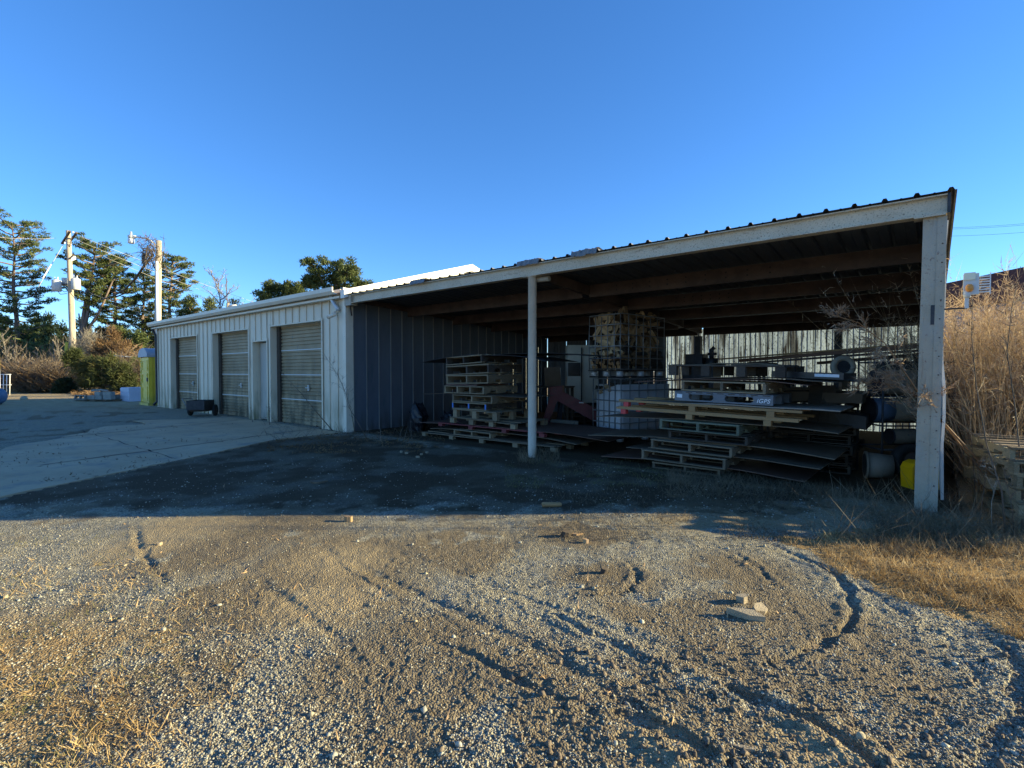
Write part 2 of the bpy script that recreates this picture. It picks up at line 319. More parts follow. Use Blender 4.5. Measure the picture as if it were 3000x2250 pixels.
# ================================================================== GROUND
RUTS = [  # (pixels along the rut, depth, half width, berm)
 ([(2251, 1594), (2360, 1641), (2441, 1682), (2495, 1750), (2502, 1790), (2468, 1845), (2400, 1886), (2319, 1927), (2230, 1950)], .060, .055, .035),
 ([(1532, 1750), (1627, 1804), (1750, 1865), (1899, 1939), (1966, 1953)], .030, .045, .02),
 ([(1254, 1872), (1356, 1905), (1492, 1973), (1600, 2034), (1700, 2100)], .035, .045, .02),
 ([(1709, 2095), (1845, 2102), (1966, 2156), (2116, 2224), (2200, 2262)], .060, .075, .045),
 ([(2034, 2048), (2170, 2034), (2306, 2075), (2441, 2156), (2536, 2224), (2600, 2290)], .065, .075, .045),
 ([(2278, 2070), (2360, 2110), (2470, 2180), (2560, 2250)], .04, .04, .025),
 ([(393, 1512), (400, 1573), (448, 1668), (475, 1700), (560, 1780)], .025, .05, .02),
 ([(949, 1627), (1126, 1736), (1200, 1780)], .022, .05, .015),
 ([(542, 1682), (610, 1736)], .02, .05, .012),
 ([(1260, 2115), (1356, 2197), (1400, 2250)], .03, .04, .02),
 ([(2848, 1804), (2943, 1885), (2977, 1966), (2990, 2034), (2960, 2110), (2875, 2224), (2800, 2290)], .055, .07, .04),
 ([(1831, 1641), (1878, 1688), (1844, 1729), (1763, 1743), (1700, 1750)], .035, .045, .03),
 ([(1100, 1600), (1230, 1640)], .025, .06, .012),
 ([(2060, 1585), (2180, 1640), (2280, 1720), (2330, 1800)], .022, .05, .02),
 ([(2320, 1640), (2480, 1700), (2620, 1780), (2800, 1900), (2940, 2060)], .02, .06, .018),
 ([(880, 2140), (960, 2070)], .03, .05, .02),
 ([(820, 1560), (1150, 1700), (1500, 1870), (1900, 2090), (2200, 2300)], .03, .07, .012), ([(980, 1545), (1400, 1700), (1800, 1850), (2200, 1990), (2700, 2200)], .024, .07, .010), ([(560, 1560), (760, 1700), (1020, 1900), (1300, 2200)], .022, .06, .010), ([(300, 1700), (520, 1900), (800, 2260)], .018, .06, .010),
 ([(2500, 1620), (2640, 1690), (2800, 1790), (2930, 1900), (3040, 2060)], .03, .06, .012),
 ([(1680, 1460), (1800, 1540), (1900, 1640)], .012, .06, .01),
 ([(500, 1560), (1500, 1585), (2000, 1590), (2700, 1640)], .012, .10, .01),
 ([(1520, 2090), (1640, 2180), (1720, 2260)], .012, .015, .004), ([(1550, 2085), (1670, 2170), (1760, 2260)], .012, .015, .004), ([(1490, 2100), (1600, 2190), (1670, 2260)], .012, .015, .004),
 ([(2050, 2130), (2200, 2200), (2290, 2270)], .02, .03, .01), ([(1950, 2120), (2080, 2190), (2180, 2270)], .02, .03, .012),
]
SEG = []
for pts, dep, hw, berm in RUTS:
    P = [G(*p) for p in pts]; Q = []
    for i in range(len(P)-1):       # smooth with Catmull-Rom
        a, b, c, d = P[max(i-1, 0)], P[i], P[i+1], P[min(i+2, len(P)-1)]
        for k in range(5):
            t = k/5; Q.append(.5*((2*b)+(c-a)*t+(2*a-5*b+4*c-d)*t*t+(-a+3*b-3*c+d)*t**3))
    Q.append(P[-1])
    for i in range(len(Q)-1):
        e0 = min(1, i/7+.1); e1 = min(1, (len(Q)-2-i)/7+.1)
        SEG.append((Q[i].x, Q[i].y, Q[i+1].x, Q[i+1].y, dep*.30*min(e0, e1), hw*.72, berm*.24*min(e0, e1)))
RUTIDX = []
def ruts(x, y):
    h = np.zeros_like(x); best = np.full_like(x, 9.0)
    for x0, y0, x1, y1, dep, hw, berm in SEG:
        m = (x > min(x0, x1)-.35) & (x < max(x0, x1)+.35) & (y > min(y0, y1)-.35) & (y < max(y0, y1)+.35)
        if not m.any(): continue
        xs = x[m]; ys = y[m]; bx_ = .05*(vnoise(xs*5+3, ys*5)-.5)+.03*(vnoise(xs*17, ys*17+9)-.5); xs = xs+bx_; ys = ys+.05*(vnoise(xs*5+40, ys*5)-.5); dx = x1-x0; dy = y1-y0; l2 = dx*dx+dy*dy+1e-9
        t = np.clip(((xs-x0)*dx+(ys-y0)*dy)/l2, 0, 1); d = np.hypot(xs-x0-t*dx, ys-y0-t*dy)
        wob = .6+.9*vnoise(xs*9, ys*9); u = d/hw*wob
        prof = -dep*np.exp(-(np.abs(u)**2.6))*(.55+.7*vnoise(xs*4+7, ys*4))+berm*np.exp(-((u-1.9)/.7)**2)*(.5+vnoise(xs*14, ys*14))
        cur = h[m]; h[m] = np.where(np.abs(prof) > np.abs(cur), prof, cur)
        bb = best[m]; best[m] = np.minimum(bb, u)
    return h, best
SLAB = [(-11.85, 7.36), (-11.80, 5.65), (-10.5, 3.35), (-9.08, .79), (-8.0, -1.15), (-6.6, -3.6), (-14.0, -5.5), *[tuple(G(*p)[:2]) for p in ((-200, 1352), (0, 1322), (68, 1303), (136, 1293), (217, 1275), (300, 1251), (420, 1243), (400, 1233), (560, 1228), (655, 1222))], (-19.6, 7.36)]
def inpoly(x, y, poly):
    r = np.zeros(np.shape(x), bool); n = len(poly); j = n-1
    for i in range(n):
        xi, yi = poly[i][:2]; xj, yj = poly[j][:2]
        c = ((yi > y) != (yj > y)) & (x < (xj-xi)*(y-yi)/((yj-yi) if yj != yi else 1e-9)+xi); r ^= c; j = i
    return r
def height(x, y):
    r = np.hypot(x, y)
    near = np.exp(-(r/14)**2)
    h = (fbm(x*.6+3, y*.6, 3)-.5)*.05*near+(fbm(x*3.1, y*3.1, 3)-.5)*.018*near
    nf = smooth(.5, 1.8, r); h += nf*(fbm(x*14, y*14, 3)-.5)*.014*np.exp(-(r/9)**2)
    h += nf*(vnoise(x*55, y*55)-.5)*.010*np.exp(-(r/5)**2)
    rr, best = ruts(x, y)
    blg = smooth(7.9, 6.6, y)          # flatten towards and below the buildings
    h = h*(.25+.75*blg)+rr
    slabm = inpoly(x, y, SLAB)
    h = np.where(slabm, -.03, h)
    h = np.where(r > 30, 0.0, h) + np.where(r > 20, (fbm(x*.15, y*.15, 2)-.5)*.25*smooth(20, 60, r), 0)
    return h, best
def height1(x, y): return float(height(np.array([x], float), np.array([y], float))[0][0])
rad = [0.02]+[.06*i for i in range(1, 26)]
ypx = 2310.0
while ypx > 1096:
    rad.append(1488*1.6/(ypx-1088)*.82); ypx -= 2.3 if ypx > 1250 else 3.0
rad += [280, 380, 520, 760, 1200, 1900]
rad = np.array(sorted(rad))
ang = np.concatenate([np.linspace(-52, 52, 760), np.linspace(52.6, 307.4, 240)])
fa = YAW+math.pi/2
A = fa-np.radians(ang)
RR, AA = np.meshgrid(rad, A, indexing='ij')
X = RR*np.cos(AA); Y = RR*np.sin(AA)
Z, best = height(X, Y)
nr, na = X.shape
V = np.stack([X, Y, Z], -1).reshape(-1, 3)
i, j = np.meshgrid(np.arange(nr-1), np.arange(na), indexing='ij'); j2 = (j+1) % na
Fg = np.stack([i*na+j, i*na+j2, (i+1)*na+j2, (i+1)*na+j], -1).reshape(-1, 4)
# worn colour and painted shade of the ground as attributes: r = bare brown dirt, g = straw litter, b = black soil, darkened to stand in for shade
GRASS_R = [G(*p) for p in ((2180, 1570), (2330, 1600), (2440, 1660), (2560, 1720), (2700, 1770), (2850, 1800), (3060, 1890), (3100, 1600), (3100, 1480), (2700, 1540), (2400, 1560))]
SOIL_SHADE = [G(*p) for p in ((780, 1275), (1000, 1275), (1240, 1300), (1560, 1330), (1900, 1370), (2400, 1440), (2500, 1490), (2100, 1500), (1500, 1497), (900, 1497), (300, 1492), (-60, 1490), (-60, 1460))]  # dark soil plus painted shade, ending along the carport's shadow edge
DIRT = [((1500, 2000), .35), ((1250, 1880), .3), ((1950, 2100), .35), ((2350, 2140), .4), ((2280, 1800), .35), ((1780, 1700), .28), ((1000, 1640), .55), ((1350, 1600), .4), ((1000, 1740), .4), ((1200, 2150), .25), ((600, 1620), .4), ((2440, 1850), .3), ((800, 1540), .5), ((2170, 1680), .3), ((1600, 2200), .25), ((1700, 1560), .35), ((1420, 2080), .28), ((1100, 1960), .3), ((1700, 2120), .25), ((2150, 1950), .3), ((2560, 1980), .3), ((700, 1780), .35)]
def masks(x, y):
    n = fbm(x*1.3+9, y*1.3, 4); n2 = fbm(x*5, y*5+3, 3)
    d = smooth(.56, .72, n+.15*(n2-.5))*.8
    for p, r in DIRT:
        g = G(*p); q = ((x-g.x)**2+(y-g.y)**2)/(r*1.7)**2; d = np.maximum(d, np.exp(-q)*smooth(.30, .55, n2+.15))
    pale = np.zeros_like(x)
    for p, r in (((1000, 1640), .45), ((960, 1760), .42), ((420, 1600), .4), ((1950, 2180), .2), ((2450, 2220), .25), ((560, 1540), .6)):
        g = G(*p); pale = np.maximum(pale, np.exp(-((x-g.x)**2+(y-g.y)**2)/(r*1.2)**2))
    gr = inpoly(x+.5*(n-.5), y+.5*(n2-.5), GRASS_R).astype(float)
    fw = -x*math.sin(YAW)+y*math.cos(YAW); rt = x*math.cos(YAW)+y*math.sin(YAW)
    px = 1500+F*rt/np.maximum(fw, .1); py = 1088+F*1.6/np.maximum(fw, .1)
    left = smooth(560, 60, px+(2250-py)*-.35+700*(n2-.5))*smooth(1650, 1900, py)*(fw > 0)
    gr = np.maximum(gr, left*.7)
    weeds = smooth(1750, 2050, px)*smooth(1600, 1540, py)*(fw > 0)*smooth(.35, .6, n2+.2)*.5
    gr = np.maximum(gr, weeds*(y < 9))
    s = sum(inpoly(x+1.2*(n-.5)+a_, y+1.2*(n2-.5)+b_, SOIL_SHADE).astype(float) for a_, b_ in ((0, 0), (.3, 0), (-.3, 0), (0, .3), (0, -.3), (.15, .15), (-.15, -.15)))/7*(.72+.28*smooth(.7, .3, fbm(x*2.2+40, y*2.2, 4)))
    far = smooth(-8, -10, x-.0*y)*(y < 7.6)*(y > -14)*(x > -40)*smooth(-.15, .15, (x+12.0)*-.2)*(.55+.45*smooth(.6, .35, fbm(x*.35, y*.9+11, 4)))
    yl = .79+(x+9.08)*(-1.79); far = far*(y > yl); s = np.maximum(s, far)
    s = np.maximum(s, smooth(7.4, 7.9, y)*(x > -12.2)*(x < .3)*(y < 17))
    return d, gr, s, pale
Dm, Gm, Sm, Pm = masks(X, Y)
gm = M('ground_gravel', [(.3, .3, .3), (.3, .3, .3)], 3)
bpy.data.materials.remove(gm); gm = bpy.data.materials.new('ground_gravel'); gm.use_nodes = True
def ground_material(m):
    t = m.node_tree; N = t.nodes; L = t.links; b = N['Principled BSDF']
    tc = N.new('ShaderNodeTexCoord'); at = N.new('ShaderNodeAttribute'); at.attribute_name = 'wear_shade'
    sp = N.new('ShaderNodeSeparateColor'); L.new(at.outputs['Color'], sp.inputs[0])
    vo = N.new('ShaderNodeTexVoronoi'); vo.inputs['Scale'].default_value = 85; L.new(tc.outputs['Object'], vo.inputs['Vector'])
    vo2 = N.new('ShaderNodeTexVoronoi'); vo2.inputs['Scale'].default_value = 48; L.new(tc.outputs['Object'], vo2.inputs['Vector'])
    bw = N.new('ShaderNodeSeparateColor'); L.new(vo.outputs['Color'], bw.inputs[0])
    bw2 = N.new('ShaderNodeSeparateColor'); L.new(vo2.outputs['Color'], bw2.inputs[0])
    r1 = ramp(t, [(0, (.08, .075, .06)), (.35, (.27, .255, .20)), (.75, (.44, .415, .32)), (1, (.68, .63, .48))]); L.new(bw.outputs[0], r1.inputs[0])
    r1b = ramp(t, [(0, (.16, .15, .12)), (.6, (.37, .345, .27)), (1, (.58, .54, .42))]); L.new(bw2.outputs[1], r1b.inputs[0])
    def mix(a, bb, fac, mode='MIX'):
        x = N.new('ShaderNodeMix'); x.data_type = 'RGBA'; x.blend_type = mode
        if isinstance(fac, float): x.inputs[0].default_value = fac
        else: L.new(fac, x.inputs[0])
        for s, v in ((6, a), (7, bb)):
            if isinstance(v, tuple): x.inputs[s].default_value = (*v, 1)
            else: L.new(v, x.inputs[s])
        return x.outputs[2]
    n1 = N.new('ShaderNodeTexNoise'); n1.inputs['Scale'].default_value = 2.3; n1.inputs['Detail'].default_value = 8; n1.inputs['Roughness'].default_value = .7; L.new(tc.outputs['Object'], n1.inputs['Vector'])
    n2 = N.new('ShaderNodeTexNoise'); n2.inputs['Scale'].default_value = 38; n2.inputs['Detail'].default_value = 6; n2.inputs['Roughness'].default_value = .75; L.new(tc.outputs['Object'], n2.inputs['Vector'])
    grav = mix(r1.outputs[0], r1b.outputs[0], .45)
    rg_ = ramp(t, [(.35, (.72, .74, .78)), (.65, (1.0, .92, .78))]); L.new(n1.outputs[0], rg_.inputs[0])
    grav = mix(grav, rg_.outputs[0], 1.0, 'MULTIPLY')
    rd = ramp(t, [(.3, (.11, .083, .050)), (.5, (.195, .155, .10)), (.72, (.34, .28, .19))]); L.new(n2.outputs[0], rd.inputs[0])
    def edge(sock, a=.25, bq=.6):
        s = N.new('ShaderNodeMath'); s.operation = 'ADD'; m2 = N.new('ShaderNodeMath'); m2.operation = 'MULTIPLY_ADD'; m2.inputs[1].default_value = .7; m2.inputs[2].default_value = -.35
        L.new(n2.outputs[0], m2.inputs[0]); L.new(sock, s.inputs[0]); L.new(m2.outputs[0], s.inputs[1])
        mr = N.new('ShaderNodeMapRange'); mr.inputs[1].default_value = a; mr.inputs[2].default_value = bq; L.new(s.outputs[0], mr.inputs[0]); return mr.outputs[0]
    col = mix(grav, rd.outputs[0], edge(sp.outputs[0], .2, .7))
    rp = ramp(t, [(.3, (.27, .205, .115)), (.7, (.42, .33, .20))]); L.new(n2.outputs[0], rp.inputs[0])
    at2 = N.new('ShaderNodeAttribute'); at2.attribute_name = 'sand'
    col = mix(col, rp.outputs[0], edge(at2.outputs['Fac'], .3, .9))
    rgz = ramp(t, [(.3, (.17, .11, .05)), (.5, (.33, .22, .10)), (.7, (.50, .36, .18))]); L.new(n2.outputs[0], rgz.inputs[0])
    col = mix(col, rgz.outputs[0], edge(sp.outputs[1], .25, .7))
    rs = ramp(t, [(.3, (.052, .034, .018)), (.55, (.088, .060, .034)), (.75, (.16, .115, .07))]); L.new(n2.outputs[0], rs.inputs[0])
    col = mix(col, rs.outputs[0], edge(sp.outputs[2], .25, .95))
    # far away: sandy yard, then dull winter field
    ge = N.new('ShaderNodeNewGeometry'); ln = N.new('ShaderNodeVectorMath'); ln.operation = 'LENGTH'; L.new(ge.outputs['Position'], ln.inputs[0])
    mr = N.new('ShaderNodeMapRange'); mr.inputs[1].default_value = 24; mr.inputs[2].default_value = 34; L.new(ln.outputs['Value'], mr.inputs[0])
    rf = ramp(t, [(.35, (.30, .22, .12)), (.6, (.44, .34, .20))]); L.new(n1.outputs[0], rf.inputs[0])
    col = mix(col, rf.outputs[0], mr.outputs[0])
    L.new(col, b.inputs['Base Color']); b.inputs['Roughness'].default_value = .95; b.inputs['Specular IOR Level'].default_value = .15
    ds = N.new('ShaderNodeMath'); ds.operation = 'SUBTRACT'; ds.inputs[0].default_value = 1; L.new(vo.outputs['Distance'], ds.inputs[1])
    sm = N.new('ShaderNodeMath'); sm.operation = 'MULTIPLY_ADD'; sm.inputs[1].default_value = .5; L.new(n2.outputs[0], sm.inputs[0]); L.new(ds.outputs[0], sm.inputs[2])
    bp = N.new('ShaderNodeBump'); bp.inputs['Strength'].default_value = .85; bp.inputs['Distance'].default_value = .018
    L.new(sm.outputs[0], bp.inputs['Height']); L.new(bp.outputs[0], b.inputs['Normal'])
ground_material(gm)
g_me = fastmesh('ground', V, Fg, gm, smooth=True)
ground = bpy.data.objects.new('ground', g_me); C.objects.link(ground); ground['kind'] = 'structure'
ca = g_me.color_attributes.new('wear_shade', 'FLOAT_COLOR', 'POINT')
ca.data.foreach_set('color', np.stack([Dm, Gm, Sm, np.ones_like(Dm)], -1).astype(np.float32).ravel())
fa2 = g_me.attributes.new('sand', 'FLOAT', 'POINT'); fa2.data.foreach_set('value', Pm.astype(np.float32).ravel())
# sheet patch under the eye is closed by the first ring

# the old concrete apron in front of the garage doors
def slab_material():
    m = M('old_concrete', [(.40, .28, .16), (.47, .335, .20), (.53, .39, .24)], .9, .85, bump=.25, bscale=30, fleck=[((.15, .125, .09), .35, .60, (.6, .8, 1), .2), ((.25, .22, .175), 1.5, .52, (1, 1, 1), .2), ((.07, .065, .055), 9, .68, (1, 1, 1)), ((.42, .37, .30), 7, .68, (1, 1, 1))])
    return m
def edge_poly(poly, step=.35, amp=.07):
    out = []
    for k in range(len(poly)):
        a = Vector(poly[k]); b = Vector(poly[(k+1) % len(poly)]); n = max(1, int((b-a).length/step))
        for q in range(n):
            p = a+(b-a)*q/n
            if abs(p.y-7.36) > .02: a2 = amp*(3 if p.x < -12.5 else 1); p = p+Vector(((rnd.random()-.5)*a2, (rnd.random()-.5)*a2))
            out.append((p.x, p.y))
    return out
mb = MB().prism(edge_poly([Vector(p) for p in SLAB]), -.05, .012)
slab_o = tag(mb.build('concrete_apron', slab_material()), None, None, kind='structure')
crack_mat = M('crack_dirt', [(.02, .017, .013), (.04, .033, .025)], 5, .95, bump=0)
for a_, b_ in (((-13.2, 7.3), (-11.6, 1.5)), ((-17.4, 7.0), (-14.5, -3.0)), ((-17.5, 3.1), (-10.6, 3.2)), ((-15.6, 3.1), (-12.7, 5.0))):
    n_ = 26; cm = MB(); L_ = []; R_ = []
    for i_ in range(n_+1):
        u = i_/n_; x_ = a_[0]+(b_[0]-a_[0])*u+(rnd.random()-.5)*.07; y_ = a_[1]+(b_[1]-a_[1])*u+(rnd.random()-.5)*.07; w_ = .010+.018*rnd.random(); L_.append((x_-w_, y_-w_*.5, .0165)); R_.append((x_+w_, y_+w_*.5, .0165))
    cm.add(L_+R_, [(i_, i_+1, n_+2+i_, n_+1+i_) for i_ in range(n_)]); cm.build('crack', crack_mat, slab_o)

# ================================================================== GARAGE BUILDING
FY = 7.5; BX0, BX1 = -26.9, -11.83; BY1 = 16.5; EAVE = 3.66; RIDGE = 5.0; RY = 12.0
bld = thing('garage_building', 'long low white metal garage with three roll doors and a rusty roof', 'building', (-19.4, 12, 0))
OPEN = [(-25.22, -22.17, 3.03), (-20.65, -17.6, 3.03), (-17.3, -16.27, 2.6), (-16.05, -13.0, 3.03)]
def panel(x0, x1, z0, z1, rib=True):
    oy = (rnd.random()-.5)*.006
    mb = MB().box((x0+.004, FY+oy, z0), (x1-.004, FY+.03, z1))
    if rib: mb.box((x0-.001, FY-.026, z0), (x0+.024, FY-.002, z1))
    return mb
g = []
n = 37; step = (BX1-BX0)/n
for k in range(n):
    a, b = BX0+k*step, BX0+(k+1)*step; cuts = [a, b]
    for o0, o1, zt in OPEN:
        for c in (o0, o1):
            if a+.02 < c < b-.02: cuts.append(c)
    cuts.sort()
    for c0, c1 in zip(cuts, cuts[1:]):
        mid = (c0+c1)/2; z0 = 0.0
        for o0, o1, zt in OPEN:
            if o0 < mid < o1: z0 = zt
        panel(c0, c1, z0, EAVE-.02, rib=(c0 == a)).build('wall_panel', white_siding, bld, world=True)
# inner shell: keeps the inside dark, other walls
sh = MB()
sh.box((BX0, FY+.4, 0), (BX0+.08, BY1, EAVE)); sh.box((BX0, BY1-.08, 0), (BX1, BY1, EAVE)); sh.box((BX1-.1, FY+.4, 0), (BX1-.05, BY1-.1, EAVE))
sh.box((BX0+.1, FY+.36, 0), (BX1-.12, FY+.38, EAVE-.05))
sh.build('inner_wall', dark_void, bld, world=True)
# gable walls above the eaves
for x, nm in ((BX0, 'gable_wall'), (BX1-.048, 'gable_wall')):
    MB().prism([(FY+.02, EAVE-.9), (BY1, EAVE-.9), (BY1, EAVE), (RY, RIDGE-.04), (FY+.02, EAVE)], x, x+.045, axis='x').build(nm, fascia_white, bld, world=True)
MB().box((BX0-.045, FY+.03, 0), (BX0-.003, BY1, EAVE-.9)).build('end_wall', white_siding, bld, world=True)
# roof: standing seam sheets
for side in (0, 1):
    y0, y1, z0, z1 = (FY-.18, RY, EAVE-.02, RIDGE) if side == 0 else (BY1+.18, RY, EAVE-.02, RIDGE)
    N_ = 18; sw = (BX1-BX0+.5)/N_
    for k in range(N_):
        x0 = BX0-.3+k*sw
        prof = [(x0, 0), (x0, .05), (x0+.03, .05), (x0+.03, 0), (x0+sw, 0), (x0+sw, -.03), (x0, -.03)]
        mb = MB(); vs = [(p, y0, z0+h) for p, h in prof]+[(p, y1, z1+h) for p, h in prof]; q = len(prof)
        mb.add(vs, [(i_, (i_+1) % q, q+(i_+1) % q, q+i_) for i_ in range(q)]+[tuple(range(q)), tuple(range(2*q-1, q-1, -1))])
        mb.build('roof_sheet', rust_roof, bld, world=True)
MB().prism([(RY-.25, RIDGE-.01), (RY, RIDGE+.07), (RY+.25, RIDGE-.01), (RY+.25, RIDGE-.03), (RY, RIDGE+.045), (RY-.25, RIDGE-.03)], BX0-.3, BX1+.22, axis='x').build('ridge_cap', rust_roof, bld, world=True)
# rake trim (sunlit) on the carport side
rk = MB()
sl_ = (RIDGE-EAVE)/(RY-FY)
for (ya, za, yb, zb) in ((FY-.2, EAVE-.04, RY, RIDGE+.02), (RY, RIDGE+.02, BY1+.2, EAVE-.04)):
    rk.add([(BX1+.06+d, y, z+h) for d, y, z, h in ((0, ya, za, -.14), (0, yb, zb, -.14), (0, yb, zb, .07), (0, ya, za, .07), (.17, ya, za, -.14), (.17, yb, zb, -.14), (.17, yb, zb, .07), (.17, ya, za, .07))],
           [(0, 1, 2, 3), (7, 6, 5, 4), (0, 3, 7, 4), (1, 5, 6, 2), (3, 2, 6, 7), (0, 4, 5, 1)])
rk.build('rake_trim', fascia_white, bld, world=True)
gp = MB().prism([(FY-.1, 3.66), (BY1, 3.66-.062*9), (BY1, 3.78-.062*9), (FY-.1, 3.78)], BX1+.001, BX1+.03, axis='x'); gp.build('wall_flashing', fascia_white, bld, world=True)
# gutter and fascia
gt = bpy.data.objects.new('gutter', MB().prism([(7.20, 3.78), (7.17, 3.78), (7.17, 3.68), (7.22, 3.60), (7.42, 3.60), (7.42, 3.75), (7.40, 3.75), (7.40, 3.63), (7.235, 3.63), (7.195, 3.69)], BX0-.35, BX1-.12, axis='x').mesh('gutter', trim_white)); C.objects.link(gt); gt.parent = bld; gt.location = -bld.location
MB().box((BX0-.3, 7.425, 3.56), (BX1+.05, 7.47, 3.72)).build('fascia', trim_white, bld, world=True)
MB().box((BX0-.25, 7.30, 3.50), (BX1-.02, 7.474, 3.555)).build('soffit_trim', white_siding, bld, world=True)
ds = MB().tube([(BX0-.20, 7.32, 3.62), (BX0-.18, 7.36, 3.45), (BX0-.06, 7.44, 3.2), (BX0-.06, 7.44, .25), (BX0-.10, 7.3, .08)], .05, 8); ds.build('downspout', dark_steel, bld, world=True)
ds = MB().tube([(-12.32, 7.36, 3.62), (-12.30, 7.38, 3.50), (-12.22, 7.40, 3.38), (-12.12, 7.43, 3.26), (-12.12, 7.44, 3.2)], .055, 8); ds.build('downspout', galv, bld, world=True)
MB().box((BX1-.10, FY-.045, 0), (BX1+.04, FY-.028, 3.52)).box((BX1+.02, FY-.028, 0), (BX1+.04, FY+.18, 3.45)).build('corner_trim', trim_white, bld, world=True)
MB().box((BX0-.05, FY-.045, 0), (BX0+.06, FY-.028, 3.5)).build('corner_trim', trim_white, bld, world=True)
seam_mat = M('pale_seam', [(.22, .215, .20), (.28, .27, .25)], 3, .5, bump=0)
# side wall facing the carport
m2 = 22; st = (BY1-.0-FY-.2)/m2
for k in range(m2):
    y0 = FY+.2+k*st
    zt_ = 3.55-(y0+st-7.5)*.060
    MB().box((BX1-.03, y0+.004, 0), (BX1, y0+st-.004, zt_)).box((BX1+.001, y0-.009, 0), (BX1+.034, y0+.009, zt_-.02), mi=1).build('wall_panel', [blue_siding, seam_mat], bld, world=True)
# openings: jambs, heads and doors
REC = .27
for idx, (o0, o1, zt) in enumerate(OPEN):
    jb = MB(); t_ = .02
    jb.box((o0, FY-.035, 0), (o0+t_, FY+REC+.02, zt)); jb.box((o1-t_, FY-.035, 0), (o1, FY+REC+.02, zt)); jb.box((o0, FY-.04, zt-.03), (o1, FY+REC+.02, zt+.002))
    jb.box((o0-.05, FY-.034, 0), (o0-.002, FY-.027, zt+.05)); jb.box((o1+.002, FY-.034, 0), (o1+.05, FY-.027, zt+.05))
    jb.build('door_frame', white_siding, bld, world=True)
    if idx == 2:
        d = bpy.data.objects.new('door', MB().box((o0+.06-bld.location.x, FY+.20-12, .03), (o1-.04-bld.location.x, FY+.245-12, zt-.06)).mesh('door', mandoor_mat)); C.objects.link(d); d.parent = bld
        d['label'] = 'narrow plain grey door between the second and third roll doors'
        kb = MB().tube([(o1-.13, FY+.20, 1.02), (o1-.13, FY+.13, 1.02)], [.02, .032], 8).mesh('handle', galv); h_ = link('handle', kb, d); h_.location = (-bld.location.x, -12, 0)
        continue
    d = bpy.data.objects.new('garage_door', MB().box((o0+.03-bld.location.x, FY+.17-12, 0), (o0+.20-bld.location.x, FY+.26-12, zt-.03)).mesh('garage_door', dark_wood)); C.objects.link(d); d.parent = bld
    d['label'] = {0: 'ribbed garage door at the far end of the building', 1: 'ribbed garage door behind the cart', 3: 'largest looking ribbed garage door beside the blue side wall'}[idx]
    x0, x1 = o0+.14, o1-.02; secs = 4; hh = (zt-.02)/secs; zoff = [-.02, .0, .015, -.01][idx]
    for s_ in range(secs):
        za = .01+s_*hh; prof = [(0, za)]
        pat = [(.16, 0), (.30, 1), (.44, 1), (.58, 1), (.72, 1), (.86, 0)]
        for fr, deep in pat:
            zz = za+fr*hh; dd = .040 if deep else .022
            prof += [(0, zz-.022), (dd, zz-.016), (dd, zz+.004), (0, zz+.026)]
        prof += [(0, za+hh-.03), (-.012, za+hh-.028), (-.012, za+hh-.004), (.0, za+hh-.003)]
        mb = MB(); vs = [(x0, FY+.235+u, z) for u, z in prof]+[(x1, FY+.235+u, z) for u, z in prof]; q = len(prof)
        mi = 0; fs = [(i_, i_+1, q+i_+1, q+i_) for i_ in range(q-1)]
        mb.add(vs, fs); mb.m = [0]*(q-4)+[1, 1, 1]
        mb.box((x0, FY+.262, za), (x1, FY+.275, za+hh-.002))
        if s_ == 1:
            xm = x0+(x1-x0)*.60; mb.tube([(xm-.09, FY+.225, za+hh*.45), (xm-.09, FY+.17, za+hh*.47), (xm+.04, FY+.17, za+hh*.47), (xm+.06, FY+.225, za+hh*.40)], .013, 6, mi=1); mb.box((xm-.03, FY+.2, za+hh*.35), (xm+.02, FY+.23, za+hh*.58), mi=1)
        ob = mb.build('door_section', [door_mat, door_strip], d); ob.location = (-bld.location.x, -12, 0)
# security camera on its bracket
sc = thing('security_camera', 'small white security camera under the gutter at the corner of the garage', 'camera', (-12.14, 7.36, 3.1))
MB().box((-.045, .05, .06), (.045, .10, .16)).tube([(0, .08, .10), (-.02, -.02, .06), (-.03, -.05, .02)], .018, 6).build('bracket', trim_white, sc)
MB().tube([(.07, .02, .02), (-.10, -.12, -.07)], .05, 12).tube([(-.10, -.12, -.07), (-.115, -.132, -.079)], .054, 12).build('body', trim_white, sc)
MB().tube([(-.112, -.130, -.077), (-.125, -.140, -.084)], .04, 12).build('lens', gloss_black, sc)

# ================================================================== CARPORT
CX0, CX1 = -11.78, .12
cp = thing('carport', 'open fronted steel carport with ribbed tin roof joined to the garage', 'carport', (-5.8, 12, 0))
def rz(y): return 3.567-(y-7.5)*.060       # underside of the roof sheets
# front beam: channel with flanges
MB().prism([(7.43, 3.355), (7.58, 3.355), (7.58, 3.375), (7.515, 3.375), (7.515, 3.553), (7.58, 3.553), (7.58, 3.57), (7.43, 3.57), (7.43, 3.556), (7.485, 3.550), (7.495, 3.535), (7.495, 3.388), (7.485, 3.374), (7.43, 3.370)], CX0+.28, CX1-.02, axis='x').build('front_beam', beam_paint, cp, world=True)
MB().box((CX0+.00, 7.42, 3.30), (CX0+.28, 7.62, 3.555)).build('beam_bracket', column_paint, cp, world=True)
MB().box((CX1-.018, 7.44, 3.36), (CX1+.01, 7.75, 3.575)).build('end_plate', dark_steel, cp, world=True)
MB().tube([(CX0+.06, 7.55, 3.3), (CX0+.22, 7.55, 3.36)], .02, 5).tube([(CX0+.05, 7.55, 3.32), (CX0+.12, 7.55, 3.05)], .02, 5).build('brace', rust_steel, cp, world=True)
